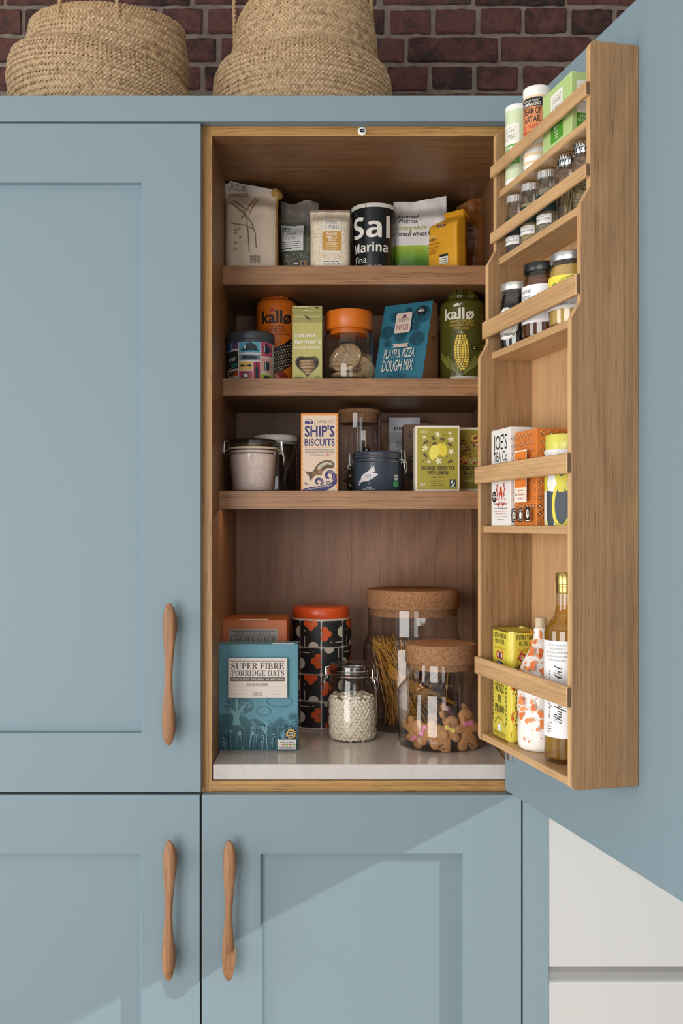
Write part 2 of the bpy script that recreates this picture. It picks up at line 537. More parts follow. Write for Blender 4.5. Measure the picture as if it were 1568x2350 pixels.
strr = [brick_mesh(215 / BSC - 0.013, pitch - 0.012, 20 + k) for k in range(5)]
def wall_rows():
    for row in range(-8, 5):
        zc_ = ZC + (HY - (48 + 65.2 * row)) * 1.0 / BSC
        head = row % 2 == 0
        step = 104.5 if head else 215.0
        x0 = (1202 - 104.5 / 2 + (-6 if row % 4 else 0)) if head else (1148 - 107.5 + (0 if row % 4 == 1 else -62))
        k = -14 if head else -7
        while True:
            cx = x0 + k * step; k += 1
            if cx < -330: continue
            if cx > 1700: break
            me = random.choice(hdr if head else strr)
            o = bpy.data.objects.new('brick', me); COL.objects.link(o); o.parent = wall
            o.location = ((cx - CX) / BSC + random.uniform(-.002, .002), WALLY + random.uniform(-0.004, 0.003), zc_ + random.uniform(-.0015, .0015))
            o.rotation_euler = (0, random.uniform(-.006, .006), random.choice((0, pi)) * 0 + random.uniform(-.008, .008))
wall_rows()

bm = BM(); box(bm, -3.5, 2.6, -5.0, WALLY + 0.1, -0.05, 0)
tag(obj('floor', bm, plain((188, 178, 166), 0.5, noise_amt=.05)), 'pale stone floor in front of the cabinets', None, kind='structure')
bm = BM()                                        # right-hand wall with the window the low sun comes through
WX = 2.6
box(bm, WX, WX + .15, -5.0, -1.75, 0, 3.05); box(bm, WX, WX + .15, -0.15, WALLY + .16, 0, 3.05)
box(bm, WX, WX + .15, -1.75, -0.15, 0, 0.85); box(bm, WX, WX + .15, -1.75, -0.15, ZC + 0.95, 3.05)
tag(obj('wall_right', bm, plain((214, 210, 204), 0.8)), 'white plaster wall with a window opening', None, kind='structure')

bm = BM(); box(bm, -3.5, 2.75, -5.0, WALLY + 0.16, 3.05, 3.12)
tag(obj('ceiling', bm, plain((232, 230, 226), 0.8)), 'white plaster ceiling above the cabinets', None, kind='structure')

# ================================================================== joinery
def shaker(name, w, h, parent, t=0.022, fr=0.1095, rec=0.0135):
    """painted door leaf, front towards -Y, hung with its lower left corner at the local origin; back face at y = 0"""
    bm = BM()
    def loop(x0, x1, z0, z1, y): return [bm.verts.new(p) for p in ((x0, y, z0), (x1, y, z0), (x1, y, z1), (x0, y, z1))]
    L0 = loop(0, w, 0, h, 0); L1 = loop(0, w, 0, h, -t)
    L2 = loop(fr, w - fr, fr, h - fr, -t); L3 = loop(fr + .0022, w - fr - .0022, fr + .0022, h - fr - .0022, -t + rec)
    bm.faces.new(list(reversed(L0)))
    for a, b in ((L0, L1), (L1, L2), (L2, L3)):
        for i in range(4):
            j = (i + 1) % 4; bm.faces.new((a[i], a[j], b[j], b[i]))
    bm.faces.new(L3)
    return obj(name, bm, BLUE, parent, bevel=0.0011)

def handle(parent, x, z0, z1, y0=-0.022):
    """bow-shaped turned oak pull: flat paddle ends standing on the door, slim grip in the middle"""
    bm = BM(); L = z1 - z0; n = 28; rings = []
    for k in range(n + 1):
        s = -1 + 2 * k / n
        s = math.copysign(1 - (1 - abs(s)) ** 1.35, s)
        e = max(0.0, 1 - abs(s)) 
        wid = 0.0066 + 0.0047 * (1 - cos(pi * min(1, abs(s) / 0.68))) / 2
        if abs(s) > 0.68: wid = 0.0113 * sqrt(max(0.0, 1 - ((abs(s) - 0.68) / 0.325) ** 2.6))
        wid = max(wid, 0.0012)
        yf = -0.040 + 0.004 * abs(s) ** 4
        foot = math.exp(-((abs(s) - 0.70) / 0.17) ** 4)
        yb = -0.026 + 0.026 * foot if abs(s) < 0.99 else -0.026
        yb = min(yb, 0.0); sx = 0.0012 * sin(s * pi * 0.9)
        cyy, d = (yf + yb) / 2, (yb - yf)
        if abs(s) > 0.97: d *= 0.55
        ring = [(x + sx + px_, y0 + cyy + py_, (z0 + z1) / 2 + s * L / 2) for px_, py_ in rrect(2 * wid, d, min(wid, d / 2) * 0.62, 3)]
        rings.append(ring)
    loft(bm, rings)
    return obj('handle', bm, HANDLE, parent, smooth=True)

PX0, PX1 = -0.2390, 0.3600                       # pantry unit, outer sides
T = 0.019
Zd = lambda dz: ZC + dz
DOOR_T, DOOR_B, LOW_T, PLINTH = Zd(0.7530), Zd(-0.4912), Zd(-0.4962), 0.12

# --- tall unit on the left, both doors shut
LX0 = PX0 - 0.600
larder = thing('tall_cabinet', 'tall blue cabinet with both shaker doors shut, left of the open pantry', 'cabinet', (0, 0, 0))
bm = BM(); box(bm, LX0, PX0 - 0.0006, 0.001, 0.56, PLINTH, Zd(0.755)); obj('carcass', bm, EDGE_V, larder)
bm = BM(); box(bm, LX0, PX0, 0.05, 0.07, 0, PLINTH); obj('plinth', bm, BLUE, larder)
dw = 0.5970
for z0, z1, ha, hb in ((DOOR_B, DOOR_T, 1385, 1712), (PLINTH + .003, LOW_T, 1932, 2253)):
    d = shaker('door', dw, z1 - z0, larder); d.location = (PX0 + (0.0005 if ha < 1900 else -0.0012) - dw, -0.001, z0)
    h = handle(d, wx(388.5, -.05) - d.location.x, wz(hb, -.06) - z0, wz(ha, -.06) - z0)

# --- the open pantry unit
pantry = thing('pantry_cabinet', 'open oak-lined pantry cabinet with blue doors, the upper one swung open', 'cabinet')
YB = 0.50
def part(name, b6, mat, parent=pantry, bevel=0.0006):
    bm = BM(); box(bm, *b6); return obj(name, bm, mat, parent, bevel=bevel)
def edged(name, b6, mat, edge, parent=pantry):
    """board whose front edge (-Y) carries its own edging strip"""
    bm = BM(); x0, x1, y0, y1, z0, z1 = b6
    box(bm, x0, x1, y0 + .0012, y1, z0, z1)
    o = obj(name, bm, mat, parent)
    bm = BM(); box(bm, x0, x1, y0, y0 + .0012, z0, z1); obj('edge_strip', bm, edge, o)
    return o
edged('side_panel', (PX0, PX0 + T, 0, 0.56, PLINTH, Zd(0.7568)), CAR_V, EDGE_V)
edged('side_panel', (PX1 - T, PX1, 0, 0.56, PLINTH, Zd(0.7568)), CAR_V, EDGE_V)
edged('top_panel', (PX0 + T, PX1 - T, 0, 0.55, Zd(0.7386), Zd(0.7566)), CAR_H, EDGE_H)
edged('base_panel', (PX0 + T, PX1 - T, 0, 0.55, Zd(-0.4957), Zd(-0.4760)), CAR_H, EDGE_H)
part('back_panel', (PX0 + T, PX1 - T, YB, YB + .008, Zd(-0.476), Zd(0.7386)), CAR_BACK)
part('plinth', (PX0, PX1, .05, .07, 0, PLINTH), BLUE)
SH = {1: (0.190, 0.5440, 0.5050), 2: (0.182, 0.3090, 0.2735), 3: (0.115, 0.0740, 0.0383)}
for k, (y0, zt, zb) in SH.items():
    bz = zb if k != 3 else zb + .009             # the lowest shelf is rebated behind its front lip for the lamp
    sh_ = edged('shelf', (PX0 + T + .0005, PX1 - T - .0005, y0, YB - .001, Zd(bz), Zd(zt)), CAR_H, wood('shelf_front_%d' % k, (174, 128, 88), (122, 84, 54), 'X', 0.42, cathedral=0.55))
    if k == 3:
        bm = BM(); box(bm, PX0 + T + .0005, PX1 - T - .0005, y0, y0 + .022, Zd(zb), Zd(bz)); obj('front_lip', bm, _mats[('wood', 'shelf_front_3')], sh_)
# lower door
d = shaker('door', dw - .0022, LOW_T - PLINTH - .003, pantry); d.location = (PX0 + 0.0022, -0.001, PLINTH + .003)
handle(d, wx(526, -.05) - d.location.x, wz(2253, -.06) - d.location.z, wz(1932, -.06) - d.location.z)
# open upper door: local x runs from the hinge to the free edge, local -y is the side towards the shelves
P0 = (0.3303, -0.009); TH = -radians(90 - 13.34)
UX, UY = sin(radians(13.34)), -cos(radians(13.34))
NX, NY = -cos(radians(13.34)), -sin(radians(13.34))
def RK(s, t, z=0.0): return (P0[0] + UX * s + NX * t, P0[1] + UY * s + NY * t, z)
bm = BM()
hh = DOOR_T - DOOR_B; fr = 0.1095; t_ = 0.022
def loop(x0, x1, z0, z1, y): return [bm.verts.new(p) for p in ((x0, y, z0), (x1, y, z0), (x1, y, z1), (x0, y, z1))]
L0 = loop(0, dw, 0, hh, 0); L1 = loop(0, dw, 0, hh, t_)
L2 = loop(fr, dw - fr, fr, hh - fr, t_); L3 = loop(fr + .002, dw - fr - .002, fr + .002, hh - fr - .002, t_ - .0135)
bm.faces.new(L0)
for a, b in ((L0, L1), (L1, L2), (L2, L3)):
    for i in range(4): bm.faces.new((a[i], a[(i + 1) % 4], b[(i + 1) % 4], b[i]))
bm.faces.new(L3)
odoor = obj('door', bm, BLUE, pantry, bevel=0.0011)
odoor['label'] = 'open upper door carrying an oak rack on its inner face'
odoor.location = (P0[0], P0[1], DOOR_B); odoor.rotation_euler = (0, 0, TH)
for zz in (0.082, hh - 0.1, hh / 2):             # concealed hinges
    bm = BM(); box(bm, 0.010, 0.034, -0.0016, 0.0, zz - .022, zz + .022); box(bm, 0.016, 0.024, -0.004, -0.0015, zz - .008, zz + .008)
    box(bm, 0.027, 0.030, -0.0035, -.0015, zz - .02, zz + .02)
    obj('hinge', bm, STEEL, odoor, bevel=.0006)
# round door sensor let into the top edge
bm = BM(); R_ = 0.0082; X_, Z_ = wx(831.5, 0), wz(301, 0)
rings = [[(X_ + r * cos(2 * pi * i / 28), y, Z_ + r * sin(2 * pi * i / 28)) for i in range(28)] for r, y in ((R_, 0), (R_, -.0012), (R_ * .9, -.002))]
loft(bm, rings); sensor = obj('light_sensor', bm, plain((225, 225, 226), .35), pantry, smooth=True)
bm = BM(); box(bm, X_ - .0042, X_ + .0042, -.0026, -.0015, Z_ - .0028, Z_ + .0028); obj('sensor_window', bm, BLACK, sensor)
bm = BM(); box(bm, X_ - .0015, X_ + .003, -.0029, -.0025, Z_ - .0006, Z_ + .0009); obj('sensor_lens', bm, plain((150, 155, 160), .3), sensor)

# --- marble slab, lamp strip
bm = BM(); box(bm, PX0 + T + .0012, PX1 - T - .0012, 0.0025, YB - .001, Zd(-0.4742), Zd(-0.4456))
tag(obj('marble_slab', bm, MARBLE, bevel=.0012), 'pale veined marble slab forming the pantry worktop', 'worktop')
MTOP = Zd(-0.4456)
lamp = thing('lamp_strip', 'slim warm lamp strip under the lowest pantry shelf', 'lamp', (0, 0, 0))
LZ = Zd(0.0383 + .009)
bm = BM(); box(bm, PX0 + T + .012, PX1 - T - .012, .150, .166, LZ - .004, LZ); obj('housing', bm, STEEL, lamp)
em = bpy.data.materials.new('warm_diffuser'); em.use_nodes = True
_b = em.node_tree.nodes['Principled BSDF']; _b.inputs['Emission Color'].default_value = (1.0, .66, .40, 1); _b.inputs['Emission Strength'].default_value = 4.0; _b.inputs['Base Color'].default_value = (1, .9, .8, 1)
bm = BM(); box(bm, PX0 + T + .014, PX1 - T - .014, .153, .163, LZ - .005, LZ - .004); obj('diffuser', bm, em, lamp)
ll = area_light('lamp_strip_light', ((PX0 + PX1) / 2, .158, LZ - .0055), ((PX0 + PX1) / 2, .158, 0), PX1 - PX0 - .07, .008, 0.27, (1.0, .70, .46))

# --- cornice over both units, filler strip and white drawers on the right
bm = BM(); box(bm, LX0 - .35, 0.4085, -0.025, -0.003, Zd(0.7560), Zd(0.8042))
tag(obj('trim_1', bm, BLUE, bevel=.0012), 'blue cornice board running above the cabinet doors', None, kind='structure')
bm = BM(); box(bm, LX0 - .35, 0.4085, 0.0, 0.56, Zd(0.757), Zd(0.7685))
tag(obj('trim_2', bm, BLUE), 'blue top board of the cabinet run carrying the baskets', None, kind='structure')
bm = BM(); box(bm, PX1 + .0010, 0.4085, -0.023, 0.56, 0.0, Zd(0.756))
tag(obj('trim_3', bm, BLUE, bevel=.0012), 'narrow blue filler strip beside the lower pantry door', None, kind='structure')
draw = thing('drawer_unit', 'white handleless drawer unit beside the blue filler strip', 'drawers')
bm = BM(); box(bm, .4095, 1.4, 0.0, .56, .1, Zd(-.50)); obj('carcass', bm, plain((200, 200, 198), .5), draw)
bm = BM(); box(bm, .4095, 1.4, -.010, 0.0, Zd(-.86), Zd(-.80)); obj('grip_channel', bm, plain((176, 178, 180), .35, .6), draw)
bm = BM(); box(bm, .4095, 1.4, -.021, -.0005, Zd(-.8170), Zd(-.503)); obj('drawer_front', bm, WHITE, draw, bevel=.0015)
bm = BM(); box(bm, .4095, 1.4, -.021, -.0005, .11, Zd(-.8465)); obj('drawer_front', bm, WHITE, draw, bevel=.002)
bm = BM(); box(bm, .4095, 1.4, -.03, .6, Zd(-.50), Zd(-.47)); obj('worktop', bm, WHITE, draw)

# ================================================================== oak rack on the open door
rack = thing('door_rack', 'oak spice rack with five railed shelves on the open door', 'rack', (P0[0], P0[1], ZC), TH)
S0, S1, PT = 0.1250, 0.4730, 0.0120
RT, RB = 0.6840, -0.3660
def rack_side(x0, x1):
    t1, t2, t3 = 0.0752, 0.0900, 0.1039
    z_ab0, z_ab1 = 0.4790, 0.4540           # step from shallow to middle
    z_bc0, z_bc1 = 0.3180, 0.2930           # step from middle to deep
    r = 0.009
    out = [(0, RB), (-(t3 - r), RB)]
    for k in range(1, 6):
        a = pi / 2 * k / 5; out.append((-(t3 - r) - r * sin(a), RB + r - r * cos(a)))
    out += [(-t3, z_bc1), (-t2, z_bc0), (-t2, z_ab1), (-t1, z_ab0)]
    for k in range(0, 6):
        a = pi / 2 * k / 5; out.append((-(t1 - r) - r * cos(a), RT - r + r * sin(a)))
    out.append((0, RT))
    bm = BM()
    rings = [[(x, y, z) for y, z in out] for x in (x0, x1)]
    loft(bm, rings)
    side = obj('side_panel', bm, OAK_V, rack, bevel=.0010)
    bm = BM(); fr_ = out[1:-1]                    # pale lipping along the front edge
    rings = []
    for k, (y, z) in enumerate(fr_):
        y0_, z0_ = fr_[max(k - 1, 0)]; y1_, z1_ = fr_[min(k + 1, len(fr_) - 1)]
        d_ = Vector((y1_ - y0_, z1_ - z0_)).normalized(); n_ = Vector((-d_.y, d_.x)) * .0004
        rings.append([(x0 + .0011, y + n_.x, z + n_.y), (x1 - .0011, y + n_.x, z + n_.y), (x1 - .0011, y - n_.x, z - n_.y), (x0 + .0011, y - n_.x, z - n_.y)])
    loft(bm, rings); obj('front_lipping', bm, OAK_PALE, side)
    return side
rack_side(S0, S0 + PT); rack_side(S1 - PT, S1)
bm = BM(); box(bm, S0 + PT, S1 - PT, -.0095, -.0005, RB + .012, RT - .004); obj('back_panel', bm, OAK_B, rack)
SHELF = ((0.5820, 0.0696), (0.4660, 0.0700), (0.3020, 0.0835), (0.0037, 0.0990), (-0.3520, 0.1010))
for zt, tf in SHELF:
    bm = BM(); box(bm, S0 + PT, S1 - PT, -tf, -.0096, zt - .0115, zt); obj('shelf', bm, OAK_H, rack, bevel=.0007)
for z0, z1, tb in ((.6065, .6265, .0752), (.4925, .5115, .0752), (.3265, .3560, .0900), (.0763, .1055, .1039), (-.2510, -.2212, .1039)):
    bm = BM(); box(bm, S0 - .0005, S1 - .0012, -tb - .0068, -tb - .0001, z0, z1)
    o = obj('rail', bm, OAK_H, rack, bevel=.0018, bsegs=3)
    bm = BM(); box(bm, S1 - .0012, S1 - .0006, -tb - .0056, -tb - .0008, z0 + .0014, z1 - .0014); obj('end_grain', bm, OAK_END, o)
# ================================================================== seagrass baskets on top
def weave_mat():
    m, nt, b = newmat('seagrass'); L = nt.links.new
    g = nt.nodes.new('ShaderNodeNewGeometry'); tc = nt.nodes.new('ShaderNodeTexCoord')
    n = nt.nodes.new('ShaderNodeTexNoise'); n.inputs['Scale'].default_value = 9; n.inputs['Detail'].default_value = 2
    L(tc.outputs['Object'], n.inputs['Vector'])
    a = nt.nodes.new('ShaderNodeMath'); a.operation = 'MULTIPLY_ADD'; a.inputs[1].default_value = 0.55
    s = nt.nodes.new('ShaderNodeMath'); s.operation = 'MULTIPLY'; s.inputs[1].default_value = 0.45
    L(n.outputs['Fac'], s.inputs[0]); L(g.outputs['Random Per Island'], a.inputs[0]); L(s.outputs[0], a.inputs[2])
    rp = ramp(nt, [(0.1, srgb((132, 104, 76))), (0.40, srgb((176, 146, 112))), (0.7, srgb((194, 166, 130))), (0.95, srgb((142, 120, 86)))])
    L(a.outputs[0], rp.inputs['Fac']); L(rp.outputs['Color'], b.inputs['Base Color'])
    b.inputs['Roughness'].default_value = 0.5
    return m
GRASS = weave_mat()
GRASS_IN = plain((66, 48, 32), 0.8)
ROPE = plain((176, 146, 108), 0.7, noise_amt=.2, noise_scale=120)

def strips_on(bm, surf, n_a, n_q, q0, q1, rnd):
    """zigzag rows of short flat strips laid over surf(angle, q)"""
    for i in range(n_q):
        q = q0 + (q1 - q0) * (i + .5) / n_q
        sgn = 1 if i % 2 == 0 else -1
        for j in range(n_a):
            a = 2 * pi * (j + (0.5 if i % 2 else 0)) / n_a
            p = surf(a, q); pa = surf(a + .01, q) - surf(a - .01, q); pq = surf(a, q + .004) - surf(a, q - .004)
            if pa.length < 1e-7 or pq.length < 1e-7: continue
            la = pa.length / .02 * 2 * pi / n_a                  # pitch around
            lq = (surf(a, q + (q1 - q0) / n_q / 2) - surf(a, q - (q1 - q0) / n_q / 2)).length
            pa.normalize(); nrm = pa.cross(pq).normalized(); pq = nrm.cross(pa)
            ang = sgn * radians(40 + rnd.uniform(-4, 4))
            d = pa * cos(ang) + pq * sin(ang); w = nrm.cross(d)
            hl = lq * 0.5 / abs(sin(ang)) * 1.12; hw = la * 0.5 * abs(sin(ang)) * 0.93
            lift = rnd.uniform(.0008, .0022)
            vs = []
            for sx, hz in ((-1, .0), (0, .0022), (1, .0)):
                for sy in (-1, 1):
                    vs.append(bm.verts.new(p + d * (sx * hl) + w * (sy * hw) + nrm * (lift + hz)))
            for k in (0, 2): bm.faces.new((vs[k], vs[k + 2], vs[k + 3], vs[k + 1]))
            ed = [bm.verts.new(v.co - nrm * .0018) for v in vs]
            for a_, b_ in ((0, 2), (2, 4), (4, 5), (5, 3), (3, 1), (1, 0)): bm.faces.new((vs[a_], vs[b_], ed[b_], ed[a_]))

def rope(parent, name, pts, r=.0042, twist=55.0):
    """two-strand twisted cord along the points"""
    P = [Vector(p) for p in pts]; fine = []
    for a, b in zip(P, P[1:]):
        k = max(1, int((b - a).length / .004))
        fine += [a.lerp(b, i / k) for i in range(k)]
    fine.append(P[-1]); bm = BM(); s = 0.0
    for ph in (0, pi):
        q = []; s = 0.0
        for i, p in enumerate(fine):
            t = (fine[min(i + 1, len(fine) - 1)] - fine[max(i - 1, 0)]).normalized()
            a = t.cross(Vector((.3, 1, .2))).normalized(); b = t.cross(a)
            if i: s += (p - fine[i - 1]).length
            q.append(p + (a * cos(s * 2 * pi * twist + ph) + b * sin(s * 2 * pi * twist + ph)) * r * .55)
        tube(bm, q, r * .62, 6)
    return obj(name, bm, ROPE, parent, smooth=True)

def basket(label, X, Y, Z, R, zb, tilt, ru, rt, zt, rim, offx, seed, loops):
    """belly basket with its top pushed down: bulging lower bowl with a folded rim, upper wall rising from inside it"""
    rnd = random.Random(seed)
    t = thing('seagrass_basket', label, 'basket', (X, Y, Z))
    rb = R * 0.74
    prof = [(0.0, rb, 0), (.12, rb + (R - rb) * .35, zb * .16), (.32, rb + (R - rb) * .78, zb * .40), (.52, R * .975, zb * .62), (.66, R, zb * .76), (.79, R * .985, zb * .88), (.89, R * .945, zb * .96), (.955, R * .90, zb), (1.0, ru * 1.01, zb * .975)]
    def interp(q):
        q = max(0, min(1, q))
        for (a, r0, z0), (b, r1, z1) in zip(prof, prof[1:]):
            if q <= b:
                f = (q - a) / (b - a); f = f * f * (3 - 2 * f) * .35 + f * .65
                return r0 + (r1 - r0) * f, z0 + (z1 - z0) * f
        return prof[-1][1:]
    def low(a, q):
        r, z = interp(q); w = (z / zb) ** 1.5
        lump = 1 + .012 * sin(2 * a + seed) + .008 * sin(3 * a + 1.7 * seed)
        x, y = r * lump * cos(a), r * lump * sin(a)
        fx = offx * max(0, (q - .9) / .1)
        return Vector((x + fx, y, z + w * tilt * x))
    def up(a, q):
        r = ru + (rt - ru) * q + .006 * sin(q * pi)
        x, y = r * (1 + .01 * sin(2 * a + seed)) * cos(a) + offx, r * sin(a)
        z0 = zb * .93 + tilt * x
        z1 = zt + rim[0] * x + rim[1] * y
        return Vector((x, y, z0 + (z1 - z0) * q))
    for nm, f in (('bowl', low), ('upper_wall', up)):
        bm = BM(); nq = 14
        loft(bm, [[f(2 * pi * i / 56, k / nq) for i in range(56)] for k in range(nq + 1)], True, nm == 'bowl', False)
        o = obj(nm, bm, GRASS_IN, t, smooth=True)
        bm = BM()
        if nm == 'bowl': strips_on(bm, low, 138, 34, 0.16, 0.978, rnd)
        else: strips_on(bm, up, 124, max(8, int((zt - zb) / .0060)), 0.0, 0.99, rnd)
        w = obj('weave', bm, GRASS, o); w['kind'] = 'stuff'
    bm = BM()                                     # braided rim
    for ph in (0, 2 * pi / 3, 4 * pi / 3):
        q = []
        for i in range(241):
            a = 2 * pi * i / 240; p = up(a, 1.0); o_ = Vector((cos(a), sin(a), 0))
            th = a * 46 + ph
            q.append(p + o_ * cos(th) * .0042 + Vector((0, 0, 1)) * (sin(th) * .0065))
        tube(bm, q, .0036, 5)
    obj('rim', bm, ROPE, t, smooth=True)
    for a0, a1, hgt, lean in loops:
        A, B = up(a0, .93), up(a1, .93)
        def outw(p): return Vector((p.x - offx, p.y, 0)).normalized()
        A, B = A + outw(A) * .006, B + outw(B) * .006
        pts = [A - Vector((0, 0, .02))]
        for k in range(13):
            f = k / 12; p = A.lerp(B, f); p.z += hgt * sin(pi * f) ** .7
            p += Vector(lean) * sin(pi * f); pts.append(p)
        pts.append(B - Vector((0, 0, .02)))
        rope(t, 'handle', pts)
    return t
BZ = Zd(0.7690)
basket('squat seagrass basket with tilted fold, above the shut tall cabinet', wx(236, .27), .27, BZ, .197, .200, -.22, .166, .160, .292, (.0, .12), .012, 3,
       [(radians(-113), radians(-71), .16, (0, -.03, 0)), (radians(75), radians(110), .12, (0, .03, 0))])
basket('taller seagrass basket narrowing upwards, above the open pantry', wx(694, .27), .27, BZ, .188, .204, -.02, .152, .142, .302, (.17, -.28), .004, 9,
       [(radians(192), radians(247), .14, (-.03, 0, 0)), (radians(-22), radians(12), .13, (.0, 0, 0))])
# ================================================================== builders for packs
def carton(t, w, d, h, mat, name='carton', flap=True):
    """folding carton, front face at local y = -d/2, standing on z = 0, with the closing flap line on top"""
    bm = BM(); box(bm, -w / 2, w / 2, -d / 2, d / 2, 0, h)
    o = obj(name, bm, mat, t, bevel=.0008)
    if flap:
        bm = BM(); box(bm, -w / 2 + .001, w / 2 - .001, -d / 2 + .0006, d / 2 - .012, h, h + .0006); obj('top_flap', bm, mat, t)
    return o

class Pouch:
    """soft bag: front and back sheets over a rounded-rectangle plan, gathered to a flat seal on top"""
    def __init__(s, w, d, h, p=3.0, seal=0.12, wr=.0016, seed=0, base=.9, topw=1.0, lean=0.0, topfun=None, belly=.0):
        s.w, s.d, s.h, s.p, s.seal, s.wr, s.seed, s.base, s.topw, s.lean = w, d, h, p, seal, wr, seed, base, topw, lean
        s.topfun = topfun or (lambda x: 0.0); s.belly = belly
    def W(s, v):
        f = v / s.h
        return s.w * (1 + (s.topw - 1) * f ** 2 + s.belly * sin(pi * min(1, f)) + .018 * noise.noise(Vector((s.seed * 5.1, 3.3, f * 4.2))))
    def half(s, u, v):
        f = max(0, min(1, v / s.h))
        x = min(1, abs(2 * u / s.W(v)))
        prof = max(0.0, 1 - x ** s.p) ** (1 / s.p)
        k = 1 - s.seal
        g = (s.base + (1 - s.base) * min(1, f * 5)) if f < k else 1.0
        if f > k - .22:
            q = min(1, (f - (k - .22)) / .22); g *= 1 - q * q * (3 - 2 * q) * .94
        wv = s.wr * (noise.noise(Vector((u * 38 + s.seed, v * 30, s.seed * 1.7))) + .7 * noise.noise(Vector((u * 52 + s.seed, v * 44 + 3, s.seed))) * (1 + 2 * max(0, f - .55)))
        return s.d / 2 * prof * g + wv * min(1, 4 * (1 - x))
    def front(s, u, v, k=0.0): return Vector((u, -s.half(u, v) - k + s.lean * v, v + s.topfun(u / s.w) * (v / s.h) ** 3))
    def back(s, u, v): return Vector((u, s.half(u + .013, v) + s.lean * v, v + s.topfun(u / s.w) * (v / s.h) ** 3))
    def build(s, t, mat, name='bag', nu=44, nv=54, colour=None):
        bm = BM(); grid = {}
        for j in range(nv + 1):
            v = s.h * j / nv
            for i in range(nu + 1):
                q = -1 + 2 * i / nu; u = s.W(v) / 2 * math.copysign(1 - (1 - abs(q)) ** 1.9, q)
                grid[i, j, 0] = bm.verts.new(s.front(u, v))
                grid[i, j, 1] = bm.verts.new(s.back(u, v)) if 0 < i < nu else grid[i, j, 0]
        for j in range(nv):
            for i in range(nu):
                for k in (0, 1):
                    q = [grid[i, j, k], grid[i + 1, j, k], grid[i + 1, j + 1, k], grid[i, j + 1, k]]
                    f = bm.faces.new(q if k == 0 else q[::-1])
                    if colour: f.material_index = colour((q[0].co.x + q[1].co.x) / 2, (q[0].co.z + q[2].co.z) / 2, k)
        for i in range(nu):
            for j in (0, nv):
                q = []
                for v in (grid[i, j, 0], grid[i, j, 1], grid[i + 1, j, 1], grid[i + 1, j, 0]):
                    if v not in q: q.append(v)
                if len(q) > 2:
                    f = bm.faces.new(q)
        return obj(name, bm, mat, t, smooth=True)
    def map(s): return lambda a, b, k: s.front(a, b, k + .0010)

def place(cx_px, Y, z): return (wx(cx_px, Y), Y, z)
def sc(Y): return F / (DIST + Y)
S1Z, S2Z, S3Z = Zd(SH[1][1]), Zd(SH[2][1]), Zd(SH[3][1])
PAPER = '#e9e4dc'; INK = '#1c1c1e'

# ================================================================== top shelf
# --- couscous
Yf, dep = .215, .062; Y = Yf + dep / 2; px = (578, sc(Yf), .544)
t = thing('couscous_bag', 'tall beige couscous bag printed with wheat ears, leftmost on the top shelf', 'bag', place(578, Y, S1Z), radians(3))
b = Pouch(.113, dep, .188, 3.6, .10, .0022, 2, .95, 1.0, 0.0, lambda x: -.012 * (x + .5))
b.build(t, [plain((218, 200, 180), .55), grainy('couscous_grain', [(176, 136, 70), (214, 178, 104), (150, 112, 58)], 700, .6)], colour=lambda x, z, k: 1 if x > .0505 or k else 0)
bm = BM(); lathe(bm, [(.004, 0), (.013, .004), (.016, .012), (.012, .020), (.003, .024)], 12, .050, .010, wob=lambda a, z, r: .003 * sin(3 * a)); o = obj('clear_corner', bm, grainy('couscous_grain', [], 1), t, smooth=True); o.location = (0, 0, .158)
P = Print(px)
P.g([(519, 438), (521, 412), (528, 404), (632, 414), (585, 427)], '#cfc6bd')
P.t('essential', 545, 417, 11, INK, 44, '', rot=-.10).t('Waitrose', 546, 427, 11, INK, 46, '', rot=.04).t('COUSCOUS', 548, 440, 9, '#8a4a32', 46, 'B', rot=.10)
stem = '#6b5a58'
P.l([(559, 484), (568, 505), (571, 540), (573, 579)], 2.2, stem).l([(558, 482), (578, 510), (587, 535), (589, 569)], 2.0, stem)
P.l([(531, 511), (545, 515), (562, 516), (585, 526)], 2.4, '#8a7a4a')
for k in range(9):
    f = k / 8
    for sd in (-1, 1):
        P.c(570 + 20 * f + sd * 4 * (1 - .3 * f), 486 - 42 * f + sd * 2, 2.0, ('#b89a7c', '#8c6e52')[k % 2], 4.4, .45 - sd * .35, 10)
    if k < 7:
        f = k / 6
        for sd in (-1, 1): P.c(559 - 24 * f + sd * 3.6, 481 - 22 * f - sd * 3, 1.9, ('#a98868', '#83664a')[k % 2], 4.0, -.8 + sd * .35, 10)
for x, y, a in ((558, 498, .9), (543, 528, .1), (551, 525, 1.2), (542, 535, .9), (553, 544, .2), (542, 557, .4), (541, 571, .1)): P.c(x, y, 4, '#a28c66', 2.6, -a, 10)
for x0, x1 in ((576, 585), (587, 597)):
    P.l([(x0, 586), (x1, 586), (x1, 604), (x0, 604), (x0, 586)], .9, INK); P.lines((x0 + x1) / 2, 600, 4, -4, 7, 1.3, INK)
P.build(t, b.map(), .004, .004)
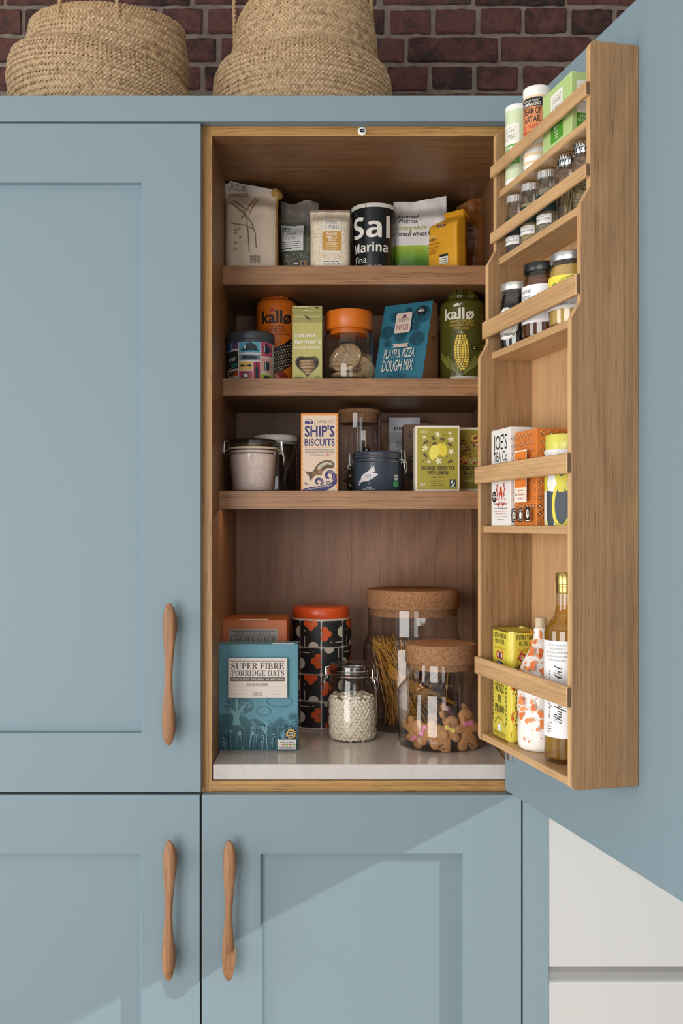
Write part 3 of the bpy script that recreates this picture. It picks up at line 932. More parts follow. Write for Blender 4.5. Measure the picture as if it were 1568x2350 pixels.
# --- green lentils
Yf, dep = .262, .055; Y = Yf + dep / 2; px = (685, sc(Yf), .544)
t = thing('lentil_bag', 'clear bag of green lentils with a notepaper label, top shelf', 'bag', place(688, Y, S1Z), radians(-2))
b = Pouch(.082, dep, .163, 2.6, .30, .0020, 5, .95, 1.02, 0, lambda x: .004 * sin(8 * x))
b.build(t, [grainy('lentil_grain', [(58, 58, 48), (104, 104, 88), (78, 80, 66), (132, 130, 112)], 330, .35, .9, .6), plain((106, 98, 92), .22)], colour=lambda x, z, k: 1 if z > .088 else 0)
P = Print(px)
P.r(640, 503, 700, 579, '#3c4a34'); P.r(642, 508, 695, 575, '#d8dad8')
for k in range(9): P.c(645 + 6 * k, 509.5, 1.8, '#2c3428', n=8)
P.t('SIMPLY', 644, 521, 6, INK, 22, 'B', 'L').t('M&S', 644, 528, 6.5, '#555555', 20, '', 'L').t('green', 667, 537, 7, INK, 22, 'I').t('lentils', 665, 548, 7, INK, 26, 'I')
for k in range(5): P.r(644, 531 + 6 * k, 693, 531.6 + 6 * k, '#b8bcba')
P.lines(667, 554, 4, 4.8, 44, 1.5, '#555555').r(644, 570, 668, 571.6, INK)
P.build(t, b.map(), .004, .004)
P = Print(px); P.c(694, 605, 7, '#c88a3a').c(694, 605, 4.6, '#1d3a6a').build(t, b.map(), .004, .004, name='sun_sticker')
P = Print(px); P.r(673, 603, 684, 607, '#e4e4e0').build(t, b.map(), .004, .004, name='small_sticker')
# --- paella rice
Yf, dep = .205, .058; Y = Yf + dep / 2; px = (758, sc(Yf), .544)
t = thing('rice_bag', 'small clear bag of white paella rice with an ochre label', 'bag', place(758, Y, S1Z))
b = Pouch(.084, dep, .128, 3.4, .05, .0014, 8, .96)
b.build(t, [grainy('rice_grain', [(206, 186, 158), (240, 228, 206), (226, 208, 180)], 560, .35, .6, .6, (1, 1, .6)), plain((150, 128, 112), .25)], colour=lambda x, z, k: 1 if z > .1225 else 0)
P = Print(px)
P.r(742, 501, 784, 531, '#e6ded2').l([(747, 506), (778, 506), (778, 525.5), (747, 525.5), (747, 506)], .9, '#444444').t('COOK', 762.5, 514, 5.6, '#444444', 24).t('M&S', 765, 524, 7, '#666666', 20).t('WITH', 749.5, 523.5, 2, '#666666', 8, rot=pi / 2)
P.r(740, 531, 783, 574, '#c8923c').t('SPANISH', 762, 540, 5.4, PAPER, 29, 'B').t('PAELLA', 762, 547, 5.4, PAPER, 25, 'B').t('RICE', 762, 553.5, 5.4, PAPER, 15, 'B').lines(762, 557, 4, 4, 32, 1.5, '#efe0c0')
P.build(t, b.map(), .004, .004)
P = Print(px); P.r(737, 597, 783, 607, '#e8e4da').lines(760, 599, 2, 4, 40, 1.8, '#444444')
P.build(t, b.map(), .004, .004)
# --- sea salt tub
Yc = .252; r0 = .0405; zt = .135
t = thing('salt_tub', 'black tub of sea salt with big white lettering and white lid', 'tub', place(858.5, Yc, S1Z))
rf = lambda z: r0 + (.0475 - r0) * z / .127
bm = BM(); lathe(bm, [(r0 - .002, 0), (r0, .001), (rf(.06), .06), (.0475, .127)], 48); obj('tub', bm, plain((24, 30, 32), .25), t, smooth=True)
bm = BM(); lathe(bm, [(.0484, .1265), (.0490, .127), (.0490, .1335), (.0484, .135), (.046, .1352), (.045, .134)], 48); obj('lid', bm, plain((226, 222, 214), .35), t, smooth=True)
Yq = Yc - .046; P = Print((858.5, sc(Yq), .544), .0455)
P.t('Sal', 811.5, 543, 47, PAPER, 100, 'N', 'L').t('Marina', 812, 576, 21, PAPER, 92, 'N', 'L').t('Fina', 814, 600, 15, PAPER, 36, '', 'L').t('SEL FIN · SALT', 830, 612, 6, PAPER, 46, '', 'L')
P.build(t, on_cyl(rf), .004)
P = Print((858.5, sc(Yq), .544), .049); P.r(837, 465, 839, 477, '#333333').build(t, on_cyl(.0492), .004, name='lid_seam')
# --- strong white bread flour
Yf, dep = .255, .075; Y = Yf + dep / 2; px = (960, sc(Yf), .544)
t = thing('flour_bag', 'white and green paper bag of bread flour behind the yellow bag', 'bag', place(964, Y, S1Z), radians(-4))
b = Pouch(.120, dep, .165, 6.0, .10, .0026, 11, .97, .96, 0, lambda x: .010 * max(0, x + .1) * 2)
def flour_mat():
    m, nt, bs = newmat('flour_paper'); L = nt.links.new
    tc = nt.nodes.new('ShaderNodeTexCoord'); sx = nt.nodes.new('ShaderNodeSeparateXYZ'); L(tc.outputs['Object'], sx.inputs[0])
    mr = nt.nodes.new('ShaderNodeMapRange'); mr.inputs['From Min'].default_value = 0; mr.inputs['From Max'].default_value = .062; L(sx.outputs['Z'], mr.inputs['Value'])
    rp = ramp(nt, [(0.0, srgb((22, 62, 16))), (.45, srgb((70, 122, 24))), (.97, srgb((160, 186, 48))), (.985, srgb((222, 216, 214)))])
    L(mr.outputs[0], rp.inputs['Fac']); L(rp.outputs['Color'], bs.inputs['Base Color']); bs.inputs['Roughness'].default_value = .45
    return m
b.build(t, flour_mat())
P = Print(px); P.t('essential', 909, 499, 11, INK, 47, '', 'L', .008).t('Waitrose', 909, 512, 10, INK, 45, '', 'L', .008).ring(960.5, 504, 1.6, .5, INK, 10).t('strong white', 908, 527, 10, '#9aa83a', 65, '', 'L', .008).t('bread wheat flour', 908, 541, 10, INK, 96, '', 'L', .008)
P.build(t, b.map(), .004, .004)
# --- yellow bread mix
t = thing('bread_mix_bag', 'yellow paper bag of bread mix turned sideways, near the pantry door', 'bag', place(1033, .256, S1Z), radians(-41))
b = Pouch(.0760, .062, .128, 12.0, .04, .0016, 14, .99, 1.0, 0)
YEL = plain((226, 164, 34), .5, bump=.25, bump_scale=60)
b.build(t, [YEL])
bm = BM(); loft(bm, [[(-.036, -.006, .120), (.036, -.006, .120), (.036, .020, .116), (-.036, .020, .116)], [(-.036, -.003, .131), (.036, -.003, .131), (.036, .010, .128), (-.036, .010, .128)]]); obj('folded_top', bm, YEL, t, bevel=.001)
q = Print(); U = lambda a: a
q.r(-.012, .093, .010, .0975, '#5a2a44').t('rich in fibre', -.001, .0942, .0018, PAPER, .014)
q.t('Waitrose', -.034, .0735, .0052, '#f4dca0', .026, '', 'L').t('LOVE', -.034, .0665, .005, INK, .014, 'B', 'L').t('life', -.019, .0665, .005, '#b0501c', .008, '', 'L').t('wholemeal', -.034, .0585, .005, '#b8641c', .029, '', 'L').t('bread mix', -.034, .0515, .005, '#b8641c', .027, '', 'L').lines(-.034, .039, 3, .0038, .030, .0014, '#b8641c', 'L')
q.r(-.004, .013, .017, .034, '#e8e2d0').r(-.004, .029, .017, .034, INK).lines(.0065, .015, 3, .0044, .018, .0016, '#555555').t('500g', -.031, .006, .0046, '#f4dca0', .012, '', 'L')
q.build(t, b.map(), .004, .004)
# --- brown bag at the back
t = thing('brown_bag', 'translucent brown bag in the back right corner of the top shelf', 'bag', place(1085, .365, S1Z), radians(-8))
b = Pouch(.088, .06, .178, 2.8, .12, .003, 17, .95, .82, 0, lambda x: .045 * (x + .4))
b.build(t, [plain((150, 92, 42), .16, noise_amt=.35, noise_scale=40)])
q = Print(); q.t('500g', .006, .033, .006, '#a07a48', .018).build(t, b.map(), .006, .008)

# ================================================================== second shelf
# --- picture tin
Yc = .252; R_ = .0495
t = thing('picture_tin', 'round tin of coloured kitchen pictures under a dark grey lid', 'tin', place(575.5, Yc, S2Z))
bm = BM(); lathe(bm, [(R_ - .001, 0), (R_, .001), (R_, .082), (R_ - .0006, .083)], 56); obj('body', bm, plain((232, 230, 232), .3), t, smooth=True)
bm = BM(); lathe(bm, [(R_ + .0002, .080), (R_ + .0012, .081), (R_ + .0012, .085), (R_ + .0004, .0865), (R_ + .0016, .088), (R_ + .0016, .100), (R_ - .001, .1032), (R_ - .004, .1036), (R_ - .006, .1025)], 56); obj('lid', bm, plain((70, 76, 86), .35), t, smooth=True)
P = Print((575.5, sc(Yc - .049), .309), R_); NAVY = '#1c3444'
def cell(x0, y0, x1, y1, c): P.r(x0, y0, x1, y1, c)
cell(523, 780, 534, 802, '#2a62c0'); cell(536, 778, 551, 799, '#7a4a94'); cell(522, 804, 551, 845, '#2c3236'); cell(526, 849, 551, 862, '#b0542c'); cell(524, 864, 551, 880, '#b8c0c8')
cell(553, 778, 601, 809, '#62b4d0'); cell(553, 813, 601, 827, '#8a92a2'); cell(553, 830, 583.5, 848, '#e4bc5c'); cell(586, 830, 601, 880, '#b84050'); cell(553, 851, 583.5, 880, '#b84a5c')
cell(603, 779, 626, 816, '#c05874'); cell(603, 819, 626, 853, '#d8a8a0'); cell(603, 857, 626, 880, '#9ab43c')
P.g([(561 + 17 * (1 - cos(pi * k / 12)), 802 - 16 * sin(pi * k / 12)) for k in range(13)], NAVY).r(557, 802, 597, 804.5, NAVY).c(578, 784, 2, NAVY).g([(563, 800), (566, 792), (569, 790), (567, 800)], '#e8eef0')
P.r(560, 816, 588, 824, NAVY, 2).c(590, 820, 3.2, NAVY).r(592, 818.5, 596, 821, NAVY)
P.l([(557, 839), (580, 839)], 1.8, NAVY).c(560, 839, 5, NAVY, 2.6).c(577, 839, 5, NAVY, 3)
P.r(590, 842, 597, 880, NAVY).r(591.8, 832, 594.6, 843, NAVY).c(567, 863, 9.5, NAVY).c(567, 863, 7.4, '#c05c6c').c(567, 863, 6, NAVY).c(568, 862, 4.6, '#d8e0e4')
P.c(615, 800, 6.5, NAVY, 10).l([(609, 800), (606, 793)], 2, NAVY).ring(621, 799, 4.2, 1.2, NAVY, 12).c(615, 789, 3.6, NAVY, 2).g([(609, 794), (611, 792), (611, 806), (609.5, 806)], '#dfe8ea')
P.r(610, 828, 620, 848, NAVY).ring(621.5, 838, 3.2, 1, NAVY, 12).r(611.5, 830, 613, 847, '#d8e0e4').r(609, 861, 620, 880, NAVY).c(543.5, 791, 3.4, NAVY, 5).r(542.6, 783, 544.6, 788, NAVY).t('S', 543.5, 793, 4, PAPER, None, 'B')
P.c(536, 856, 5, NAVY, 2.6, -.4).l([(538, 854), (547, 850)], 2, NAVY).l([(524, 797), (532, 797)], 1, NAVY)
P.t('ever', 535, 827, 11, PAPER, 27, 'N').t('age', 541, 839, 9, '#3aa08c', 20, 'B').lines(534, 842, 1, 2, 18, 1, '#cccccc')
P.build(t, on_cyl(R_), .004)
# --- rice cakes in an orange wrapper
def roll(name, label, X, Yc, z, r, h, mat, seed, knot):
    t = thing(name, label, 'packet', (X, Yc, z))
    w = lambda a, zz, rr: .0006 * noise.noise(Vector((cos(a) * 3 + seed, sin(a) * 3, zz * 30))) + (.0035 * noise.noise(Vector((cos(a) * 6, sin(a) * 6, zz * 90 + seed))) if zz > h - .006 else 0)
    prof = [(r - .004, 0), (r - .001, .003), (r, .008)] + [(r, .008 + (h - .022) * k / 12) for k in range(1, 13)] + [(r - .001, h - .008), (r - .006, h - .003), (r * .6, h), (r * .3, h + .001)]
    bm = BM(); lathe(bm, prof, 56, wob=w); obj('wrapper', bm, mat, t, smooth=True)
    if knot:
        bm = BM()
        for k in range(9):
            a = k * .7 + seed; rr = r * .42
            lathe(bm, [(.002, h - .004), (.012, h + .002), (.015, h + .008), (.007, h + knot)], 7, rr * cos(a), rr * sin(a), wob=lambda a_, z_, r_: .004 * sin(2 * a_ + k))
        obj('gathered_end', bm, mat, t, smooth=False)
    return t
Yc = .330
t = roll('rice_cake_packet', 'orange rice cake packet standing behind the picture tin', wx(635, Yc), Yc, S2Z, .0450, .193, plain((218, 112, 30), .25, noise_amt=.06, noise_scale=15), 3, .010)
P = Print((635, sc(Yc - .044), .309), .045)
P.t('kallø', 604, 741, 27, INK, 72, '', 'L', .022).c(627, 711, 6, '#b8302c', 3.4, -.5).l([(632, 714), (639, 713)], 1.6, INK).l([(624, 722), (620, 718)], 2.2, '#b8302c')
P.t('ORGANIC', 639, 752, 6.5, '#4a3424', 34).t('SESAME SEED', 636, 761, 6.5, '#2c1c14', 54).t('WHOLEGRAIN RICE CAKES', 636, 769, 5, '#2c1c14', 68)
P.g([(626, 802), (640, 796), (655, 788), (668, 776), (676, 772), (676, 822), (668, 838), (655, 849), (640, 856), (622, 858)], '#2c1810')
rnd = random.Random(4)
for j in range(12):
    for i in range(10):
        x = 626 + i * 5 + (j % 2) * 2.5; y = 854 - j * 6.2 + (i * -1.6)
        top = 804 - (x - 626) * .55; bot = 857 - max(0, x - 640) * .62
        if top + 4 < y < bot - 3 and x < 674: P.c(x, y, 1.7, '#e4d8bc', .9, .5, 8)
P.g([(640, 858), (652, 851), (664, 868), (668, 880), (650, 880)], '#8c1c14').l([(632, 858), (641, 880)], 1.6, '#d8a860')
P.build(t, on_cyl(.0453), .004)
# --- biscuits in a green carton with a heart window
Yf, dep = .222, .045; Y = Yf + dep / 2; px = (705.5, sc(Yf), .309); w_, h_ = 69 / sc(Yf), .1535
t = thing('biscuit_carton', 'narrow olive green biscuit carton with a heart-shaped window', 'carton', place(705.5, Y, S2Z))
def heart(n=40):
    pts = []
    for k in range(n):
        a = 2 * pi * k / n
        x = 16 * sin(a) ** 3; y = 13 * cos(a) - 5 * cos(2 * a) - 2 * cos(3 * a) - cos(4 * a)
        pts.append((x / 17, y / 17))
    return pts
hc = ((706 - 705.5) / px[1], (HY - 838) / px[1] - .309); hs = 27 / px[1]
GRN = plain((186, 178, 104), .5)
bm = BM()                                         # front panel with the window cut out, then the other five sides
out = [bm.verts.new((x, -dep / 2, z)) for x, z in ((-w_ / 2, 0), (w_ / 2, 0), (w_ / 2, h_), (-w_ / 2, h_))]
inn = [bm.verts.new((hc[0] + x * hs, -dep / 2, hc[1] + y * hs)) for x, y in heart()]
eds = [bm.edges.new((out[i], out[(i + 1) % 4])) for i in range(4)] + [bm.edges.new((inn[i], inn[(i + 1) % len(inn)])) for i in range(len(inn))]
bmesh.ops.triangle_fill(bm, use_beauty=True, edges=eds)
for f in [f for f in bm.faces if all(v in inn for v in f.verts)]: bm.faces.remove(f)
bk = [bm.verts.new((x, dep / 2, z)) for x, z in ((-w_ / 2, 0), (w_ / 2, 0), (w_ / 2, h_), (-w_ / 2, h_))]
for i in range(4): bm.faces.new((out[i], out[(i + 1) % 4], bk[(i + 1) % 4], bk[i]))
bm.faces.new(bk)
obj('carton', bm, GRN, t)
P = Print(px)
P.r(671, 702, 740, 740, '#9a9250').t('sussex', 677, 773, 9.5, PAPER, 50, 'B', 'L', .01).t("farmer's", 677, 788, 9.5, PAPER, 60, 'B', 'L', .01).t('SAVOURY BISCUITS', 705.5, 800, 5, PAPER, 61, 'B')
P.t('LOVE GOOD FOOD', 695, 709, 2.6, '#3a3418', 37, 'B').lines(693, 703.5, 1, 2, 36, 1.4, '#e4dcb0').c(726, 706, 3, INK, 2).c(731, 706.5, 2.6, INK, 2).l([(674, 722), (677, 726), (734, 726), (738, 720)], .9, '#cfc884').l([(694, 716), (700, 713), (712, 713), (718, 716)], .9, '#cfc884').r(672, 717, 739, 717.8, '#7c7440')
for k in range(3): P.l([(699 + 2 * k, 724 + 3 * k), (711 + 2 * k, 729 + 3 * k)], 1.6, '#3a3418')
P.ring(730, 868, 5, .8, '#3a3418', 14).lines(687, 866, 1, 2, 22, 2, '#4a4420')
fr = [(706 + x * 29.5, 838 - y * 29.5) for x, y in heart()]; fi = [(706 + x * 27.2, 838 - y * 27.2) for x, y in heart()]
n0 = len(fr); P.items.append(([P.cv(p) for p in fr] + [P.cv(p) for p in fi], [(i, (i + 1) % n0, n0 + (i + 1) % n0, n0 + i) for i in range(n0)], '#46443e', .5))
P.build(t, on_front(-dep / 2))
bm = BM(); bm.faces.new([bm.verts.new((hc[0] + x * hs * 1.02, -dep / 2 + .0006, hc[1] + y * hs * 1.02)) for x, y in heart()]); obj('window_film', bm, glass('film', base=.06), t)
def biscuit_mesh(r, th, seed, wavy=.0012):
    bm = BM(); lathe(bm, [(r * .9, 0), (r, th * .25), (r, th * .7), (r * .93, th), (r * .5, th * 1.08), (.001, th * 1.1)], 30, wob=lambda a, z, rr: wavy * noise.noise(Vector((cos(a) * 4 + seed, sin(a) * 4, z * 60))) * (rr > .01))
    return bm
BISC = plain((206, 168, 128), .75, noise_amt=.22, noise_scale=160, bump=.8, bump_scale=350)
proto = None
for k in range(7):
    if proto is None:
        proto = obj('biscuit', biscuit_mesh(.0195, .0055, 2), BISC, smooth=True); o = proto
    else: o = proto.copy(); COL.objects.link(o)
    o.location = (wx(705.5, Y) + random.uniform(-.001, .001), Y + random.uniform(-.001, .001), S2Z + .0012 + .0066 * k); o.rotation_euler = (0, 0, k * 1.3)
    tag(o, ('lowest', 'second lowest', 'third lowest', 'middle', 'third highest', 'second highest', 'topmost')[k] + ' round biscuit in the pile behind the heart-shaped window', 'biscuit', 'biscuits behind the heart window')
# --- biscuit jar with orange lid
Yc = .275
t = thing('biscuit_jar', 'glass jar of oat cookies with a wide orange lid', 'jar', place(801, Yc, S2Z))
bm = BM(); lathe(bm, [(.046, 0), (.051, .003), (.0535, .010), (.0545, .035), (.0545, .080), (.0525, .100), (.0480, .111), (.0440, .115), (.0430, .118)], 56, cap1=False); obj('glass_body', bm, CLEAR, t, smooth=True)
ORL = plain((214, 112, 28), .35)
bm = BM(); lathe(bm, [(.0498, .1155), (.0508, .1165), (.0512, .150), (.0495, .1545), (.046, .1555)], 56); obj('lid', bm, ORL, t, smooth=True)
bm = BM(); lathe(bm, [(.0425, .1055), (.0425, .116)], 48); obj('lid_plug', bm, ORL, t, smooth=True)
bm = BM()                                         # raised script moulded in the glass
for pts in ([(-.036, .030), (-.033, .052), (-.024, .062), (-.022, .052), (-.030, .040)], [(-.016, .060), (.002, .064), (.010, .060)], [(-.004, .063), (-.010, .048), (-.013, .036)], [(.012, .062), (.022, .055), (.020, .046), (.010, .040), (.018, .034), (.030, .038)]):
    tube(bm, [on_cyl(.0546)(a, b_, .0) for a, b_ in pts], .0009, 5)
obj('moulded_script', bm, glass('moulded', base=.16, edge=(.3, .3, .3)), t, smooth=True)
COOK = plain((178, 150, 112), .8, noise_amt=.25, noise_scale=110, bump=.9, bump_scale=260)
cm = obj('cookie', biscuit_mesh(.036, .008, 6, .0022), COOK, smooth=True)
for k, (dx, dy, dz_, rx, ry) in enumerate(((-.004, .002, .0015, 0, 0), (-.002, -.003, .0125, 3, 4), (.018, -.010, .026, 20, 62), (-.010, -.004, .0300, 6, -7), (-.006, -.006, .0400, -4, 8), (.014, .004, .053, 10, 25), (-.006, -.014, .054, 62, -12), (.004, .012, .060, 40, 30))):
    o = cm if k == 0 else cm.copy()
    if k: COL.objects.link(o)
    if k == 2: dx, ry = .020, 52
    o.location = (wx(801, Yc) + dx, Yc + dy, S2Z + dz_); o.rotation_euler = (radians(rx), radians(ry), k)
    tag(o, ('oat cookie lying flat on the floor of the orange-lidded jar', 'second oat cookie from the bottom of the orange-lidded jar', 'oat cookie leaning on edge at the lower right of its jar', 'oat cookie lying third in the pile of the orange-lidded jar', 'oat cookie lying just under the one standing upright', 'oat cookie tilted against the right wall of its jar', 'oat cookie standing upright with its face to the front of the jar', 'oat cookie half hidden behind the upright cookie')[k], 'cookie', 'oat cookies in the jar')
# --- pizza dough mix
t = thing('dough_mix_box', 'teal pizza dough mix pack with sloping front and kraft side', 'carton', place(934, .268, S2Z), radians(-30))
KRAFT = plain((166, 122, 84), .7, noise_amt=.06, noise_scale=80)
bw, bh, yb0, yt0, ybk = .114, .176, -.046, .010, .040
def wedge(x0, x1, y0b, y0t, y1b, y1t, h): 
    bm = BM(); loft(bm, [[(x0, y0b, 0), (x1, y0b, 0), (x1, y1b, 0), (x0, y1b, 0)], [(x0, y0t, h), (x1, y0t, h), (x1, y1t, h), (x0, y1t, h)]]); return bm
obj('kraft_bag', wedge(-bw / 2, bw / 2 - .0006, yb0 + .0014, yt0 + .0014, ybk, ybk - .004, bh - .002), KRAFT, t, bevel=.001)
obj('printed_front', wedge(-bw / 2 - .0008, bw / 2, yb0, yt0, yb0 + .0012, yt0 + .0012, bh), plain((44, 112, 134), .5), t)
n_ = Vector((0, yt0 - yb0, bh)).normalized()
fm = on_plane((0, yb0, 0), (1, 0, 0), n_)
q = Print(); k_ = .114 / 113.0                     # label grid 113 x 185 units
def dots(cx, cy, r, n):
    for ring_, rr in enumerate((r, r * .78, r * .56)):
        for i in range(n - 5 * ring_): a = 2 * pi * i / (n - 5 * ring_); q.c(cx + rr * cos(a), cy + rr * sin(a), r * .075, '#0e2a36', r * .11, a - pi / 2, 6)
    q.ring(cx, cy, r * .40, r * .07, '#0e2a36', 14).ring(cx, cy, r * .22, r * .07, '#0e2a36', 12)
for x, y, r in ((-.026, .155, .0125), (.004, .166, .0075), (.036, .154, .0185), (-.040, .117, .0145), (.024, .125, .010), (.034, .095, .0155), (-.006, .104, .0125), (-.034, .088, .0085)): dots(x, y, r, 24)
q.r(-.0205, .110, .0165, .158, '#d8c4b4', .004).c(.000, .150, .003, '#7a2a5a', .0045, .5).c(-.003, .149, .002, '#7a2a5a', .004, -.6).t('SWEETPEA', -.002, .136, .0095, '#6a5a54', .029).t('PANTRY', -.002, .1165, .0135, '#8a2a4c', .030, 'R')
q.c(.037, .158, .0095, '#14181c').t('great', .037, .161, .003, '#cccccc', .009).t('taste', .037, .1565, .005, PAPER, .015, 'B')
q.g([(-.020, .0765), (.018, .0765), (.0145, .0805), (.018, .0845), (-.020, .0845), (-.0165, .0805)], '#d8c4b4').t('NO ADDED SUGAR', -.001, .0792, .0028, '#4a4040', .024)
q.t('PLAYFUL PIZZA', -.001, .052, .0200, '#e8dccc', .071).t('DOUGH MIX', -.001, .021, .0250, '#e8dccc', .072)
q.t('STARRING', .0, .0145, .003, '#0e2a36', .017).t('· CHIA & FLAX ·', .0, .0075, .0048, '#0e2a36', .052, 'R').lines(0, .003, 1, .002, .05, .0014, '#0e2a36')
q.build(t, fm, name='printed_label')
q = Print(); q.lines(.002, .092, 2, .006, .026, .0022, '#5c3c24').l([(0, .088), (.003, .08)], .0008, '#5c3c24').ring(.002, .064, .005, .0006, '#5c3c24', 14, .009).c(.002, .074, .0025, '#7a5232').l([(-.014, .052), (.022, .052)], .0006, '#5c3c24')
q.build(t, on_plane((bw / 2 - .0004, .012, 0), (0, 1, 0), (0, 0, 1)), name='side_print')
q = Print()
for k in range(4): q.ring(-.006 + .006 * k, .006, .0022, .0012, INK, 8)
q.build(t, on_plane((bw / 2 - .0004, .012, 0), (0, 1, 0), (0, 0, 1)), name='side_symbols')
# --- corn cakes in a dark olive wrapper
Yc = .262
t = roll('corn_cake_packet', 'dark olive corn cake packet printed with a yellow cob', wx(1062, Yc), Yc, S2Z, .0475, .176, plain((74, 72, 22), .25, noise_amt=.08, noise_scale=15), 6, .020)
P = Print((1062, sc(Yc - .046), .309), .0475)
LT = '#d8cfc0'
P.t('kallø', 1018, 731, 24, LT, 73, '', 'L', .022).c(1041, 699, 6.5, LT, 3.2, -.4).l([(1046, 702), (1052, 696)], 2, LT)
P.t('LIGHTLY SALTED', 1052, 740, 6, '#d8b040', 54).t('WHOLEGRAIN LOW FAT', 1053, 748, 5, '#d8b040', 58).t('CORN CAKES', 1052, 755.5, 5, '#d8b040', 35)
P.g([(1036, 790), (1039, 776), (1046, 768), (1054, 768), (1062, 776), (1068, 792), (1071, 812), (1068, 834), (1061, 848), (1052, 853), (1044, 846), (1038, 828), (1036, 808)], '#6a5410')
for j in range(15):
    y = 771 + j * 5.4; f = j / 14
    hwid = 16.5 * sin(pi * min(1, .28 + .72 * (1 - abs(f - .42) / .62))) if f < 1 else 5
    hwid = max(5, min(17, 17 * sqrt(max(.1, 1 - ((f - .45) / .58) ** 2))))
    n = max(2, int(2 * hwid / 5.2))
    for i in range(n):
        x = 1053.5 + (f - .5) * 3 - hwid + 2 * hwid * (i + .5) / n
        P.r(x - 2.1, y - 2.2, x + 2.1, y + 2.2, ('#e4c23c', '#f0d860', '#d4a82c')[(i * 7 + j * 3) % 3], 1)
for sd in (-1, 1):
    for k in range(5):
        P.g([(1054, 862), (1054 + sd * (8 + 6 * k), 846 - 6 * k), (1054 + sd * (16 + 7 * k), 826 - 7 * k), (1054 + sd * (18 + 7 * k), 832 - 4 * k), (1054 + sd * (10 + 5 * k), 854 - 3 * k)], ('#74722e', '#54521c')[k % 2])
P.l([(1050, 766), (1046, 760)], 1, '#d8cf90').l([(1052, 766), (1052, 758)], 1, '#d8cf90').l([(1054, 766), (1058, 761)], 1, '#d8cf90')
P.c(1082, 798, 7, '#16140c', 5.6, .5)
for k in range(6): P.c(1079 + 2.4 * (k % 3), 796 + 4 * (k // 3), 1.2, '#e0d060', n=8)
P.lines(1102, 720, 24, 6, 10, 2, '#8a8440').r(1030, 864, 1100, 870, LT)
P.build(t, on_cyl(.0478), .004)
# ================================================================== third shelf
WIRE = plain((200, 200, 198), .22, 1.0)
def clip_wires(t, r, zl, side, name='clip'):
    """bent wire clip at one side of a clip-top jar; side = angle in plan"""
    o = (cos(side), sin(side)); e = (-o[1], o[0])
    def P3(a, b, z): return (o[0] * a + e[0] * b, o[1] * a + e[1] * b, z)
    bm = BM()
    tube(bm, [P3(r + .001, -.009, zl + .012), P3(r + .007, -.009, zl + .012), P3(r + .008, -.009, zl - .008), P3(r + .006, -.008, zl - .014), P3(r + .006, .008, zl - .014), P3(r + .008, .009, zl - .008), P3(r + .007, .009, zl + .012), P3(r + .001, .009, zl + .012)], .0011, 6)
    tube(bm, [P3(r + .002, -.007, zl - .006), P3(r + .010, -.007, zl - .010), P3(r + .013, -.006, zl - .022), P3(r + .012, 0, zl - .036), P3(r + .013, .006, zl - .022), P3(r + .010, .007, zl - .010), P3(r + .002, .007, zl - .006)], .0011, 6)
    return obj(name, bm, WIRE, t, smooth=True)
def ring_wire(t, r, z, w=.0011, name='wire_band'):
    bm = BM(); n = 48
    tube(bm, [(r * cos(2 * pi * i / n), r * sin(2 * pi * i / n), z) for i in range(n + 1)], w, 5, cap=False)
    return obj(name, bm, WIRE, t, smooth=True)

# --- clip-top jar of pink salt
Yc = .205; S3 = .074
t = thing('clip_jar', 'clip-top glass jar of pink salt, leftmost on the third shelf', 'jar', place(581, Yc, S3Z), radians(6))
bm = BM(); lathe(bm, [(.0395, 0), (.043, .002), (.0445, .006), (.0500, .074), (.0515, .078), (.0505, .082), (.0520, .084), (.0530, .089)], 56, cap1=False); obj('glass_body', bm, CLEAR, t, smooth=True)
bm = BM(); lathe(bm, [(.0530, .0885), (.0535, .0900), (.0535, .0920), (.0528, .0930)], 56); obj('rubber_seal', bm, plain((222, 206, 178), .6), t, smooth=True)
bm = BM(); lathe(bm, [(.0528, .093), (.0525, .096), (.0505, .100), (.0500, .106), (.0470, .1095), (.042, .1100)], 56); obj('glass_lid', bm, glass('grey_glass', (.62, .62, .68), (.16, .16, .2), .08), t, smooth=True)
ring_wire(t, .0522, .0795); ring_wire(t, .0522, .0975)
clip_wires(t, .0525, .094, pi); clip_wires(t, .0525, .094, radians(-14))
bm = BM(); lathe(bm, [(.040, .003), (.0435, .006), (.0488, .0745), (.0492, .0860), (.030, .0875), (.001, .088)], 40, wob=lambda a, z, r: -.0008 * abs(noise.noise(Vector((cos(a) * 9, sin(a) * 9, z * 220)))))
o = obj('pink_salt', bm, plain((252, 232, 224), .7, noise_amt=.08, noise_scale=120, bump=.7, bump_scale=300), smooth=True); o.location = t.location
tag(o, 'fine pink salt filling the leftmost clip-top jar', 'salt', kind='stuff')
# --- jar with a cream lid behind it
Yc = .318
t = thing('storage_jar', 'dim glass storage jar with a cream lid behind the salt jar', 'jar', place(632, Yc, S3Z))
bm = BM(); lathe(bm, [(.044, 0), (.048, .004), (.0485, .010), (.0485, .100), (.046, .105), (.046, .109)], 48, cap1=False); obj('glass_body', bm, glass('grey_jar', (.8, .8, .8), (.3, .3, .3), .06), t, smooth=True)
bm = BM(); lathe(bm, [(.0475, .108), (.0485, .109), (.0485, .1125), (.047, .1135)], 48); obj('seal', bm, plain((170, 166, 156), .5), t, smooth=True)
bm = BM(); lathe(bm, [(.0495, .1142), (.0505, .1155), (.0505, .1255), (.0480, .1280), (.042, .1290)], 48); obj('lid', bm, plain((240, 232, 220), .3), t, smooth=True)
bm = BM(); tube(bm, [(.010, -.01, .010), (.052, .02, .130)], .0035, 8); lathe(bm, [(.004, .0), (.009, .003), (.009, .008), (.004, .012)], 10, .008, -.01)
o = obj('wooden_scoop', bm, plain((120, 92, 68), .6), smooth=True); o.location = t.location
tag(o, 'thin wooden scoop standing in the cream-lidded jar', 'scoop')
